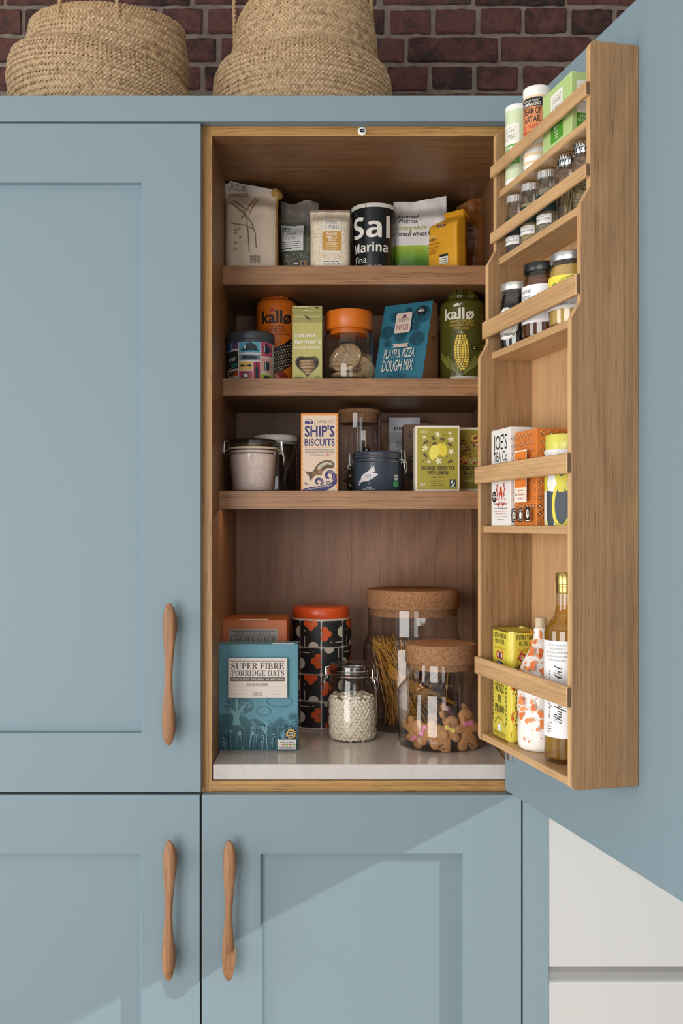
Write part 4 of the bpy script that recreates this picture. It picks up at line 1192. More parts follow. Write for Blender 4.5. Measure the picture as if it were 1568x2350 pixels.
# --- ship's biscuits
Yf, dep = .1300, .042; Y = Yf + dep / 2; px = (734, sc(Yf), S3); w_ = 86 / sc(Yf); h_ = (HY - 949) / sc(Yf) - S3
t = thing('cracker_carton', 'cream cracker carton with navy lettering and a wave drawing', 'carton', place(734, Y, S3Z))
carton(t, w_, dep, h_, plain((222, 146, 66), .5))
P = Print(px); CRM = '#dcc4ac'; NV = '#2c2a66'
edge = [(693.5, 1127)]
for k in range(27): edge.append((694.5 + (1.6 if k % 2 else 0), 1122 - k * 6.4))
for k in range(13): edge.append((697 + k * 6.1, 953 + (1.4 if k % 2 else 0)))
for k in range(27): edge.append((773.5 - (1.6 if k % 2 else 0), 956 + k * 6.4))
edge.append((774.5, 1127)); P.g(edge, CRM)
P.t("CAPTAIN CAT'S", 747.5, 970.5, 6, NV, 41).t('PRESENTS', 724.5, 973, 2.6, NV, 13, rot=pi / 2).r(727, 972.6, 768, 973.6, '#d89040').r(700, 966, 719, 973, NV).c(714, 968, 3.6, NV).c(713, 968, 2, CRM).lines(708, 962, 1, 2, 16, 1, NV)
P.t("SHIP'S", 734, 1001.5, 23, NV, 69, '', 'C', .026).r(700, 1004.2, 768, 1005.4, '#d89040').t('BISCUITS', 734, 1023, 15, NV, 69, '', 'C', .022).r(700, 1025.6, 768, 1026.8, '#d89040')
P.t('SAVOURY FISH SHAPED CRACKERS WITH', 733, 1033.5, 3, NV, 66).t('WELSH CHEDDAR CHEESE & OUR CAPTAIN', 734, 1039.5, 3, NV, 68).t("CAT'S MÔR SEASONING", 728, 1045.5, 3, NV, 36).c(752, 1043.6, 3, '#c02c2c', 1.8).g([(754, 1043.6), (758, 1041.4), (758, 1045.8)], '#c02c2c')
fish = [(699, 1081), (708, 1083), (719, 1082), (725, 1071), (734, 1061), (747, 1056), (761, 1057), (768, 1064), (767, 1072), (758, 1078), (744, 1090), (722, 1093), (711, 1105), (709, 1092)]
P.g(fish, '#5c4228'); P.g([(727, 1074), (737, 1064), (750, 1059), (762, 1062), (764, 1068), (752, 1066), (742, 1070), (732, 1080)], '#b8b09c').c(722, 1086, 5, '#8a6030', 4).c(735, 1083, 6, '#94683a', 5).l([(709, 1094), (712, 1104)], 2, '#c8c0b0')
def wave(cx, cy, r, w, n=3):
    for k in range(n):
        rr = r * (1 - .22 * k)
        P.l([(cx + rr * (1 - .62 * i / 24) * cos(-.9 + 5.6 * i / 24), cy - rr * (1 - .62 * i / 24) * sin(-.9 + 5.6 * i / 24)) for i in range(25)], w, NV)
P.c(756, 1092, 17.5, CRM).c(731, 1104, 14.5, CRM)
wave(756, 1092, 16, 2.2); wave(731, 1106, 12.5, 1.9); wave(753, 1108, 6, 1.4, 2)
for k in range(5): P.l([(772.5 - 2 * k, 1088), (773 - 2 * k, 1102), (766 - 2 * k, 1114), (750, 1121 + 1.2 * k), (728, 1126)], 1.2, NV)
P.g([(695, 1123), (712, 1118), (735, 1115), (752, 1112), (766, 1105), (773.5, 1098), (773.5, 1109), (760, 1120), (745, 1127), (694, 1127)], NV)
P.t('A LITTLE GOODNESS FROM THE SEA', 733, 1120, 3.2, CRM, 62, 'B', rot=.2).t('62g', 701.5, 1111.5, 5, NV, 9)
P.build(t, on_front(-dep / 2))
# --- tall glass jar of tea bags
Yc = .345
t = thing('cork_jar', 'tall slim glass jar of tea bags with a cork lid', 'jar', place(825, Yc, S3Z))
bm = BM(); lathe(bm, [(.042, 0), (.0455, .003), (.0462, .008), (.0462, .178)], 48, cap1=False); obj('glass_body', bm, CLEAR, t, smooth=True)
CORK = grainy('cork', [(130, 92, 62), (160, 118, 84), (172, 132, 98), (144, 103, 72)], 420, .8, .25, .2)
bm = BM(); lathe(bm, [(.0445, .158), (.0448, .178), (.0470, .1785), (.0475, .180), (.0475, .1865), (.0465, .188)], 48); obj('cork_lid', bm, CORK, t, smooth=True)
TEA = grainy('green_tea', [(52, 48, 16), (98, 84, 22), (138, 116, 36)], 240, .5, .8, .4)
def tea_bag(loc, rot, seed):
    e = thing('tea_bag', 'clear pyramid tea bag with a black tag inside the tall cork jar', 'tea bag', loc, 0, 'tea bags in the tall jar')
    e.rotation_euler = rot
    s = .024; base = [Vector((s * cos(a), s * sin(a), 0)) for a in (pi / 2, pi * 7 / 6, pi * 11 / 6)]; top = Vector((0, 0, s * 1.5))
    bm = BM(); bv = [bm.verts.new(v) for v in base]; tv = bm.verts.new(top)
    for i in range(3): bm.faces.new((bv[i], bv[(i + 1) % 3], tv))
    bm.faces.new(bv[::-1]); obj('mesh_pyramid', bm, glass('tea_mesh', (.75, .74, .66), (.5, .5, .45), .05, .15), e)
    bm = BM(); q = [v * .82 + Vector((0, 0, .002)) for v in base]; tt = top * .45
    bv = [bm.verts.new(v) for v in q]; tv = bm.verts.new(tt)
    for i in range(3): bm.faces.new((bv[i], bv[(i + 1) % 3], tv))
    bm.faces.new(bv[::-1]); obj('tea_leaves', bm, TEA, e)
    bm = BM(); box(bm, -.007, .007, -.0155, -.0149, .012, .022); o = obj('paper_tag', bm, BLACK, e); o.rotation_euler = (0, .5 * (seed % 3 - 1), 0)
    bm = BM(); box(bm, -.002, .0035, -.0160, -.0156, .013, .021); o2 = obj('tag_mark', bm, plain((216, 214, 208), .5), e); o2.rotation_euler = o.rotation_euler
    return e
k = 0
for lvl in range(5):
    for j in range(3 if lvl < 3 else 2):
        a = -pi / 2 + (j - (1 if lvl < 3 else .5)) * 1.6 + lvl * .5
        tea_bag((t.location.x + .0185 * cos(a), Yc + .0185 * sin(a), S3Z + .003 + lvl * .0215), (random.uniform(-.4, .4), random.uniform(-.4, .4), random.uniform(-.8, .8)), k); k += 1
# --- navy clip tin
Yc = .205; R_ = .0505
t = thing('clip_tin', 'dark navy clip-top tea tin with a white bird print', 'tin', place(866.5, Yc, S3Z), radians(0))
NVT = plain((64, 74, 88), .22)
bm = BM(); lathe(bm, [(R_ - .001, 0), (R_, .001), (R_, .060), (R_ + .001, .062), (R_, .064), (R_, .068)], 56); obj('body', bm, NVT, t, smooth=True)
bm = BM(); lathe(bm, [(R_ + .0006, .069), (R_ + .0020, .0700), (R_ + .0020, .0755), (R_ + .0006, .077), (R_ + .0010, .080), (R_ - .001, .0830), (R_ - .004, .0838)], 56); obj('lid', bm, NVT, t, smooth=True)
ring_wire(t, R_ + .0012, .0625, .0008); ring_wire(t, R_ + .0022, .0765, .0008); ring_wire(t, R_ + .0015, .0705, .0007)
clip_wires(t, R_, .070, pi); clip_wires(t, R_ + .001, .074, radians(-28))
P = Print((866.5, sc(Yc - .049), S3), R_)
bird = [(826, 1101), (828, 1092), (834, 1086), (842, 1082), (848, 1076), (851, 1066), (853, 1074), (854, 1085), (862, 1086), (866, 1090), (858, 1094), (850, 1100), (840, 1104), (830, 1105), (824, 1108), (822, 1105)]
P.g(bird, '#d6d0d4').g([(849, 1084), (856, 1068), (858, 1083)], '#d6d0d4').c(829, 1099, 1, NV, n=8).t('LØV', 843, 1094, 5.4, '#3a4454', 16, 'R').t('ORGANIC', 844, 1098.6, 2.2, '#5a6474', 13).l([(842, 1104), (843, 1112)], .8, '#d6d0d4').l([(846, 1104), (847, 1112)], .8, '#d6d0d4').l([(823, 1109), (825, 1117)], .8, '#d6d0d4').c(822, 1111, 1.2, '#d6d0d4', 2.2, .4, 8)
P.t('JASMINE', 844, 1119.5, 3.4, '#d6d0d4', 15, 'R').t('ORGANIC GREEN TEA', 843, 1123.5, 2.4, '#d6d0d4', 30)
P.c(907.5, 1095, 5.2, '#d6d6d2', 7).r(903, 1094, 912, 1096.5, '#3a4454').t('USDA', 907.5, 1092, 2.4, '#3a4454', 7, 'B').r(900.5, 1104, 913, 1117.5, '#2c9a4a').ring(906.5, 1110.5, 3.4, .7, '#bfe4c4', 12)
P.build(t, on_cyl(R_ + .0003), .004)
# --- espresso bag
Yf, dep = .400, .055; Y = Yf + dep / 2; px = (928, sc(Yf), S3)
t = thing('coffee_bag', 'kraft coffee bag with a pale espresso label at the back', 'bag', place(928, Y, S3Z))
b = Pouch(.109, dep, .169, 4.5, .10, .0014, 21, .95)
b.build(t, [plain((146, 112, 84), .6, noise_amt=.05)])
P = Print(px)
P.r(892, 956, 964, 1110, '#d4d5de').r(922, 959, 933, 960.6, '#e8e8e8').t('ESPRESSO', 904, 988, 10, INK, 52, 'B', 'L').t('SEASONAL', 912, 993, 2.4, INK, 24, '', 'L').l([(919, 998), (926, 1009)], .8, '#555555').l([(926, 998), (919, 1009)], .8, '#555555').t('ESPRESSO BLEND', 908, 1015.5, 2.8, INK, 40, 'B', 'L').lines(924, 1018, 4, 2.4, 34, 1, '#444444').t('NET WT 250g', 916, 1031, 2.6, INK, 30, 'B', 'L')
P.build(t, b.map(), .004, .004)
# --- dark brown coffee carton
Yf, dep = .300, .055; Y = Yf + dep / 2; px = (970, sc(Yf), S3)
t = thing('brown_carton', 'brown kraft carton with thin dark capitals, half hidden by the tea boxes', 'carton', place(970, Y, S3Z))
carton(t, 92 / sc(Yf), dep, (HY - 975) / sc(Yf) - S3, plain((112, 84, 64), .65, noise_amt=.06))
P = Print(px); P.t('BARISTA', 936, 1003, 13, INK, 60, '', 'L').t('100% ARABICA', 935, 1037, 6, '#4a382c', 60, '', 'L').r(926, 1041, 1012, 1042, '#4a382c').t('COFFEE', 934, 1060, 13, INK, 66, '', 'L', .02).t('GROUND', 928, 1098, 13, INK, 80, '', 'L', .02).r(926, 1078, 1012, 1079, '#4a382c')
P.build(t, on_front(-dep / 2))
# --- green tea carton
def tea_box(label, cx_, Yf, w, h, rz=0):
    dep = .055; t = thing('tea_carton', label, 'carton', place(cx_, Yf + dep / 2, S3Z), rz)
    carton(t, w, dep, h, plain((232, 220, 200), .5)); return t, dep
Yf = .135; px = (1001, sc(Yf), S3)
t, dep = tea_box('olive green tea carton with two lemons, cream border', 1001, Yf, 101.5 / sc(Yf), (HY - 977.5) / sc(Yf) - S3)
P = Print(px); OL = '#a49630'; DK = '#4c3e22'
P.r(954.5, 982, 1047.5, 1123, OL).t('MARKS &', 961, 990.5, 2.6, '#e4dcb0', 16, '', 'L').t('SPENCER', 961, 994, 2.6, '#e4dcb0', 16, '', 'L')
lem = '#e2cc3e'
P.c(1012, 1031, 11, lem, 16, -.25).g([(1016, 1044), (1020, 1043), (1017, 1050), (1013, 1047)], lem).c(994, 1037, 12, '#ead84e', 17, .25).g([(986, 1050), (994, 1052), (990, 1057), (986, 1054)], '#ead84e')
for k in range(6): P.l([(988 + 3 * k, 1024 + (k % 2)), (986 + 2.6 * k, 1050)], .5, '#f4ea90')
for x, y, a in ((991, 1005, .9), (1013, 1008, .3), (974, 1015, -.6), (993, 1018, -.3), (1029, 1020, .6), (973, 1045, .9), (1030, 1059, -.5)): P.c(x, y, 7, DK, 3, a, 12).l([(x - 7 * cos(a), y - 7 * sin(a)), (x + 7 * cos(a), y + 7 * sin(a))], .5, '#8a7a40')
for p in ([(980, 1018), (985, 1013), (992, 1012)], [(1012, 1001), (1016, 998), (1021, 998)], [(1017, 1052), (1020, 1048), (1026, 1047)], [(966, 1061), (970, 1056), (976, 1054)], [(1004, 1012), (1010, 1014), (1013, 1020)]): P.l(p, 1, DK)
for x, y, s_ in ((1001.5, 997, 7), (1032.5, 1008, 7.5), (972.5, 1029, 7.5), (1032, 1037, 7.5), (1003.5, 1058, 8), (971, 1003, 4.5), (1029.5, 994, 4.5), (981, 1060, 4.5)):
    for k in range(5): a = 2 * pi * k / 5 + x; P.c(x + .55 * s_ * cos(a), y + .55 * s_ * sin(a), s_ * .5, '#efe6cc', s_ * .22, a, 8)
    P.c(x, y, s_ * .18, lem, n=8)
P.t('ORGANIC GREEN TEA', 1001, 1078.5, 8.6, DK, 78, 'B').t('WITH LEMON', 1001, 1089, 8.2, DK, 48, 'B').t('infusion', 1001, 1096.5, 6, DK, 29, 'S').r(974, 1094.4, 985, 1095.1, DK).r(1017, 1094.4, 1028, 1095.1, DK)
P.t('crisp, light & refreshing', 1000, 1105, 2.8, DK, 37).t('Chinese green tea', 1000, 1110, 2.8, DK, 27).t('with lemon flavour', 1000, 1115, 2.8, DK, 29)
P.t('20', 961, 1114.5, 6, '#efe6cc', 11, 'R', 'L').t('TEABAGS', 961, 1118, 2.2, '#efe6cc', 11, '', 'L').r(1028.5, 1101, 1042.5, 1118.5, '#1c2226').c(1035.5, 1108.5, 5, '#d8dcdc', 6.4).c(1037, 1107, 2.4, '#1c2226', 3.4).c(1033, 1111, 1.6, '#1c2226', 2.2).r(1030.5, 1115.6, 1040.5, 1117, '#d8dcdc')
P.build(t, on_front(-dep / 2))
Yf = .196; px = (1097, sc(Yf), S3)
t, dep = tea_box('lemon and ginger tea carton with orange slices, behind the rack rail', 1097, Yf, 99 / sc(Yf), (HY - 982) / sc(Yf) - S3)
P = Print(px); P.r(1050.5, 986, 1144, 1122, '#9a8a28')
for x, y, r in ((1086, 1006, 9), (1060, 1055, 9.5), (1110, 1012, 8), (1099, 1040, 8), (1120, 1050, 9)): P.c(x, y, r, '#d89a2c').c(x, y, r * .84, '#e4b848').ring(x, y, r * .5, .6, '#d89a2c', 10)
for x, y, r in ((1088, 1023, 5.5), (1081, 1057, 7), (1057, 1029, 6)): P.ring(x, y, r, .8, '#e4dcb0', 16); [P.l([(x, y), (x + r * cos(a), y + r * sin(a))], .5, '#e4dcb0') for a in (0, 1.05, 2.1, 3.14, 4.2, 5.2)]
rnd = random.Random(5)
for k in range(26): P.c(1054 + rnd.random() * 40, 1008 + rnd.random() * 58, 2.1, '#9c2c20', n=8)
for k in range(7): P.c(1056 + rnd.random() * 34, 1004 + rnd.random() * 40, 5, '#6c3c1c', 2.2, rnd.random() * 3, 10)
P.t('LEMON, GINGER', 1052, 1078, 8, DK, 88, 'B', 'L').t('& GINSENG', 1061, 1089, 7.6, DK, 60, 'B', 'L').t('infusion', 1064, 1096.5, 6, DK, 30, 'S', 'L').t('NATURALLY CAFFEINE FREE', 1057, 1105, 2.8, '#e4dcb0', 60, '', 'L').lines(1080, 1109, 3, 4, 44, 1.4, DK)
P.build(t, on_front(-dep / 2))

# ================================================================== worktop
MZ = -.4456
# --- porridge oats
Yf, dep = .1225, .052; Y = Yf + dep / 2; px = (593.5, sc(Yf), MZ); w_ = 185 / sc(Yf); h_ = (HY - 1479) / sc(Yf) - MZ
t = thing('porridge_carton', 'teal porridge oats carton with a tree and meadow print', 'carton', place(593.5, Y, MTOP))
TEAL = plain((82, 138, 156), .5, noise_amt=.06, noise_scale=30)
carton(t, w_, dep, h_, TEAL)
bm = BM(); box(bm, w_ * .18, w_ * .46, -dep / 2 + .003, -dep / 2 + .010, h_ + .0005, h_ + .0014); obj('white_tab', bm, plain((220, 220, 218), .5), t)
P = Print(px); D1 = '#37707e'; D2 = '#1f4f5c'; LTB = '#6fa4b0'; BR = '#4c4040'
# meadow
P.g([(501.5, 1648)] + [(501.5 + 8 * k, 1648 - 4 * sin(k * .55) - (6 if k < 9 else 0)) for k in range(12)] + [(600, 1655), (622, 1668), (640, 1672), (660, 1668), (686, 1650), (686, 1722), (501.5, 1722)], '#2c606c')
P.g([(501.5, 1690), (530, 1684), (560, 1690), (600, 1694), (640, 1690), (686, 1682), (686, 1722), (501.5, 1722)], D2)
# tree
P.c(551, 1619, 34, '#326472', 20.5, .04, 30).g([(536, 1664), (538, 1644), (530, 1632), (520, 1622), (536, 1628), (543, 1634), (543, 1604), (548, 1604), (549, 1632), (560, 1618), (572, 1610), (560, 1628), (552, 1640), (551, 1652), (556, 1664)], LTB)
rnd = random.Random(8)
for k in range(44):
    a, r = rnd.random() * 6.28, sqrt(rnd.random()); x, y = 551 + 30 * r * cos(a), 1617 + 17 * r * sin(a)
    P.c(x, y, 2.6, '#5a8f9c', 1.2, rnd.random() * 3, 8)
for x, y in ((520, 1614), (560, 1634), (575, 1618), (532, 1606)):
    for j in range(6): a = j * 1.047; P.c(x + 2.4 * cos(a), y + 2.4 * sin(a), 1.5, '#6fa4b0', .9, a, 7)
# clouds, birds
def cloud(cx, cy, rx, ry, n):
    P.l([(cx + (rx + 2.2 * abs(sin(n * a / 2))) * cos(a), cy + (ry + 2.2 * abs(sin(n * a / 2))) * sin(a)) for a in [2 * pi * i / 96 for i in range(97)]], 1.1, '#2f6472')
cloud(644, 1610, 28, 10, 17); cloud(607, 1632, 15, 9, 13)
for x, y in ((603, 1609), (641, 1627), (660, 1622)): P.l([(x - 3, y - 1), (x, y + 1), (x + 3, y - 1.4)], .9, '#2f6472')
# grasses and flowers
for k in range(46):
    x = 505 + 178 * rnd.random(); y0 = 1716 + 5 * rnd.random(); hgt = rnd.uniform(22, 58); lean = rnd.uniform(-9, 9); c = (LTB, '#5a93a0', '#7db0ba')[k % 3] if k % 4 else '#1f4f5c'
    top = (x + lean, y0 - hgt)
    P.l([(x, y0), (x + lean * .35, y0 - hgt * .55), top], .9, c)
    kind = k % 4
    if kind == 0:
        for j in range(6): P.c(top[0] + (1.7 if j % 2 else -1.7), top[1] + 2.6 * j, 2.2, c, 1.1, .7 if j % 2 else -.7, 7)
    elif kind == 1:
        for j in range(7): a = j * .9; P.c(top[0] + 3.6 * cos(a), top[1] + 3.6 * sin(a), 1.9, c, 1.2, a, 7)
        P.c(top[0], top[1], 1.6, c, n=7)
    elif kind == 2:
        for j in range(5): a = -2.4 + .4 * j; P.l([top, (top[0] + 7 * cos(a), top[1] + 7 * sin(a))], .7, c); P.c(top[0] + 7 * cos(a), top[1] + 7 * sin(a), 1.1, c, n=6)
    else:
        for j in range(5): P.c(x + lean * j / 6 + (2.4 if j % 2 else -2.4), y0 - hgt * (.35 + .12 * j), 2.6, c, 1.1, .6 if j % 2 else -.6, 7)
for x, hgt in ((626, 40), (636, 46), (645, 52), (655, 44), (684, 60)):
    P.l([(x, 1700), (x + 1, 1700 - hgt)], .9, D2)
    for j in range(8): P.c(x + 1 + (2 if j % 2 else -2), 1700 - hgt + 2.4 * j, 2.6, '#27596a', 1.4, .8 if j % 2 else -.8, 7)
for x, y in ((671, 1644), (510, 1672)):
    for j in range(9): a = j * .7; P.c(x + 5.4 * cos(a), y + 5.4 * sin(a), 2.4, '#2f6472', 1.8, a, 8)
    P.ring(x, y, 3, 1, '#2f6472', 12).l([(x, y + 7), (x - 3, y + 40)], 1, '#2f6472')
# label panel
P.r(527, 1509, 662, 1600, '#d8cdc4')
P.r(533, 1515, 656, 1516.2, BR).t('SUPER FIBRE', 594.5, 1534, 14.5, BR, 121, 'R').t('PORRIDGE OATS', 594.5, 1549.6, 13, BR, 121, 'R').r(532, 1552.6, 656, 1561.8, BR).t('SOURCE OF FIBRE · WHOLEGRAIN · NO ADDED SUGAR', 594, 1559.4, 4.6, '#d8cdc4', 120, 'R').t('HIGH IN FIBRE', 594.5, 1572.4, 5.8, BR, 48, 'R').r(532, 1573.2, 656, 1573.6, '#b0a49c').r(532, 1582, 656, 1582.4, '#b0a49c').t('MARKS &', 594, 1589.6, 3.6, BR, 22).t('SPENCER', 594, 1594.6, 3.6, BR, 22).r(538, 1590, 567, 1591.2, BR).r(621, 1590.4, 650, 1591.4, BR)
for k in range(12): a = 2 * pi * k / 12; P.g([(670.5 + 8.6 * cos(a - .26), 1681.5 + 8.6 * sin(a - .26)), (670.5 + 12.4 * cos(a), 1681.5 + 12.4 * sin(a)), (670.5 + 8.6 * cos(a + .26), 1681.5 + 8.6 * sin(a + .26))], '#d8a848')
P.c(670.5, 1681.5, 9, '#d8a848').c(670.5, 1681.5, 7, '#1c1c1c').t('eat', 670.5, 1681, 4.4, PAPER, 8, 'B').t('well', 670.5, 1686.4, 4.4, PAPER, 10, 'B')
P.r(640.5, 1695, 682.5, 1717, '#dcd8d2').lines(661.5, 1697, 2, 3, 38, 1.2, '#555555')
for k, c in enumerate(('#b87858', '#7cae3c', '#b87858', '#7cae3c')): P.c(652.5 + 8.4 * k, 1706.5, 3.6, c, 2, 0, 10).lines(652.5 + 8.4 * k, 1702, 1, 2, 6, 1.2, '#444444')
P.lines(661.5, 1709.5, 3, 2.6, 38, 1, '#555555')
P.build(t, on_front(-dep / 2))
# --- golden syrup carton behind it
Yf, dep = .200, .150; Y = Yf + dep / 2; px = (588, sc(Yf), MZ); w_ = 152 / sc(Yf); h_ = (HY - 1424) / sc(Yf) - MZ
t = thing('syrup_carton', 'orange-brown golden syrup carton behind the porridge oats', 'carton', place(588, Y, MTOP))
carton(t, w_, dep, h_, plain((178, 96, 46), .5))
bm = BM(); box(bm, -w_ * .22, w_ * .22, -dep / 2 + .004, -dep / 2 + .016, h_ + .0007, h_ + .0016); obj('white_tab', bm, plain((220, 216, 210), .5), t)
P = Print(px); P.r(531, 1443, 643, 1530, '#8d8984').r(535, 1447.4, 638, 1448.8, BR).t('READY IN JUST 3 MINUTES', 587, 1456.4, 5.4, BR, 80, 'R').r(535, 1459, 638, 1460, BR).t('GOLDEN SYRUP', 587, 1473.6, 11.4, BR, 102, 'R')
P.build(t, on_front(-dep / 2))
# --- tall retro-flower tin
Yc = .385; R_ = .0650
t = thing('flower_tin', 'tall black tin with orange and cream retro flowers, orange lid', 'tin', place(737, Yc, MTOP))
HT = .240
bm = BM(); lathe(bm, [(R_ - .001, 0), (R_ + .0008, .001), (R_ + .0008, .005), (R_, .006), (R_, HT), (R_ + .0012, HT + .001), (R_ + .0012, HT + .004), (R_ - .001, HT + .005)], 64); obj('body', bm, plain((206, 200, 190), .3), t, smooth=True)
bm = BM(); lathe(bm, [(R_ - .0015, HT + .005), (R_ - .001, HT + .0055), (R_ - .001, HT + .0275), (R_ - .003, HT + .0295), (R_ - .006, HT + .030)], 64); obj('lid', bm, plain((212, 82, 36), .3), t, smooth=True)
q = Print(); cw = 2 * pi * R_ / 8; ch = HT / 4 - .0005; BK, ORG, CR = '#1c2024', '#d85a20', '#cfc8bc'
def flower(cx, cy, s, rot):
    ca, sa = cos(rot), sin(rot)
    T_ = lambda x, y: (cx + (x * ca - y * sa) * s, cy + (x * sa + y * ca) * s)
    for x, y in ((-.55, .1), (.55, .1), (0, .62)): a = T_(x, y); q.c(a[0], a[1], s * .50, ORG, n=14)
    q.g([T_(-.95, -.15), (T_(.95, -.15)), T_(.6, .5), T_(-.6, .5)], ORG)
cx0 = cw * .52
for i in range(-3, 4):
    for j in range(4):
        x0, x1 = (i - .5) * cw + cx0 + .0016, (i + .5) * cw + cx0 - .0016; y0, y1 = .004 + j * ch + .0014, .004 + (j + 1) * ch - .0014
        q.r(x0, y0, x1, y1, BK, .004)
        xm, ym = (x0 + x1) / 2, (y0 + y1) / 2; v = (i + (3 - j)) % 4 if True else 0
        var = ((i % 2) * 2 + (j % 2))
        if var == 0:   flower(xm - .002, y0 + .004, .0155, 0); q.c(xm + .014, y0 + .022, .0016, CR, n=8); q.r(xm + .0132, ym + .006, xm + .0148, y1, CR); q.g([(xm - .020 + .0115 * (1 - cos(pi * k / 12)), y1 - .0115 * sin(pi * k / 12)) for k in range(13)], CR)
        elif var == 1: flower(x0 + .004, ym, .0155, -pi / 2); q.c(xm - .004, y0 + .010, .0016, CR, n=8); q.r(xm + .006, y0 + .009, x1, y0 + .0106, CR); q.g([(x1 - .0125 * sin(pi * k / 12), ym + .0125 * cos(pi * k / 12) + .004) for k in range(13)], CR)
        elif var == 2: flower(x1 - .004, ym, .0155, pi / 2); q.c(xm + .008, y1 - .008, .0016, CR, n=8); q.r(x0, y1 - .011, xm, y1 - .0094, CR); q.g([(x0 + .0125 * sin(pi * k / 12), ym + .0125 * cos(pi * k / 12) - .006) for k in range(13)], CR)
        else:          flower(xm + .002, y1 - .004, .0155, pi); q.c(xm - .012, y1 - .021, .0016, CR, n=8); q.r(xm - .0128, y0, xm - .0112, ym - .006, CR); q.g([(xm + .020 - .0115 * (1 - cos(pi * k / 12)), y0 + .0115 * sin(pi * k / 12)) for k in range(13)], CR)
q.build(t, on_cyl(R_), .005)
# --- clip-top jar of beans
Yc = .243
t = thing('bean_jar', 'clip-top glass jar half filled with white beans', 'jar', place(809, Yc, MTOP))
JX, JY = t.location.x, Yc
bprof = [(.044, 0), (.049, .0015), (.0525, .007), (.0535, .016), (.0535, .060), (.0525, .090), (.0500, .112), (.0470, .126), (.0460, .130), (.0480, .1325), (.0480, .1365), (.0465, .1385), (.0490, .1405)]
bm = BM(); lathe(bm, bprof, 64, cap1=False); obj('glass_body', bm, glass('jar_glass', (1, 1, 1), (.42, .47, .44), .055), t, smooth=True)
bm = BM(); lathe(bm, [(.0490, .1405), (.0495, .142), (.0490, .1435)], 56); obj('rubber_seal', bm, glass('pale_seal', (.8, .8, .78), (.4, .4, .38), .12), t, smooth=True)
bm = BM(); lathe(bm, [(.0492, .1435), (.0495, .1465), (.0478, .150), (.0482, .154), (.0470, .158), (.043, .1600), (.038, .1598), (.036, .1585), (.001, .1590)], 56); obj('glass_lid', bm, glass('jar_lid_glass', (.93, .94, .93), (.38, .40, .39), .09), t, smooth=True)
ring_wire(t, .0488, .1345, .0010); ring_wire(t, .0496, .1465, .0010)
clip_wires(t, .0490, .139, radians(-35)); clip_wires(t, .0490, .139, radians(170))
BEAN = plain((232, 220, 198), .35, noise_amt=.05, noise_scale=60)
def bean_mesh(k):
    bm = BM(); n = 8; rings = []
    for i in range(7):
        f = -1 + 2 * i / 6; r = .0038 * sqrt(max(.02, 1 - f * f)) * (1 + .12 * sin(k + f * 2))
        rings.append([(f * .0072, r * cos(2 * pi * j / n) + .0011 * (1 - f * f) * (k % 3), r * 1.05 * sin(2 * pi * j / n)) for j in range(n)])
    loft(bm, rings); bmesh.ops.recalc_face_normals(bm, faces=bm.faces)
    me = bpy.data.meshes.new('bean'); bm.to_mesh(me); bm.free(); me.materials.append(BEAN); me.shade_smooth(); return me
bms = [bean_mesh(k) for k in range(4)]
rnd = random.Random(21)
def jar_r(z):
    for (r0, z0), (r1, z1) in zip(bprof, bprof[1:]):
        if z <= z1: return r0 + (r1 - r0) * (z - z0) / max(1e-6, z1 - z0)
    return bprof[-1][0]
BT = .0880
spots = []; rows = 13
for j in range(rows):
    z = .0055 + (BT - .010) * j / (rows - 1)
    for i in range(17):
        a = -pi + pi * (i + (.5 if j % 2 else 0)) / 16.5
        spots.append((a, z, 1))
for i in range(60):
    rr = .044 * sqrt(rnd.random()); a = rnd.random() * 2 * pi; spots.append((a, BT + rnd.uniform(-.002, .004) + .004 * (1 - rr / .044), rr))
for a, z, rr in spots:
    r = (jar_r(z) - .0056 - rnd.random() * .0008) if rr == 1 else rr
    o = bpy.data.objects.new('bean', rnd.choice(bms)); COL.objects.link(o)
    o.location = (JX + r * cos(a), JY + r * sin(a), MTOP + z)
    tilt = rnd.uniform(-1.3, 1.3) if rr == 1 else rnd.uniform(-.3, .3)
    m3 = Matrix.Rotation(a + pi / 2 + (0 if rr == 1 else rnd.random() * 3), 3, 'Z') @ Matrix.Rotation(tilt, 3, 'Y') @ Matrix.Rotation(rnd.uniform(-.5, .5), 3, 'X')
    o.rotation_euler = m3.to_euler()
    s_ = rnd.uniform(.82, 1.08); o.scale = (s_, s_, s_)
    tag(o, 'white haricot bean heaped in the clip-top glass jar', 'bean', 'white beans in the jar')
bm = BM()                                          # the beans deeper in the jar and round its far side
lathe(bm, [(.040, .004), (.0450, .008), (.0455, BT - .010), (.040, BT - .004), (.001, BT - .002)], 28)
for k in range(420):
    if k < 260: a = rnd.uniform(0, pi); r = .0475; z = rnd.uniform(.006, BT - .004)
    else: a = rnd.uniform(-pi, 0); r = .0445; z = rnd.uniform(.006, BT - .004)
    M = Matrix.Translation((r * cos(a), r * sin(a), z)) @ Matrix.Rotation(a + pi / 2, 4, 'Z') @ Matrix.Rotation(rnd.uniform(-1.4, 1.4), 4, 'Y')
    n0 = len(bm.verts); bm.from_mesh(rnd.choice(bms)); bm.verts.ensure_lookup_table()
    bmesh.ops.transform(bm, matrix=M, verts=bm.verts[n0:])
o = obj('beans', bm, BEAN, smooth=True); o.location = (JX, JY, MTOP)
tag(o, 'mass of white beans deeper inside the clip-top jar', 'beans', kind='stuff')
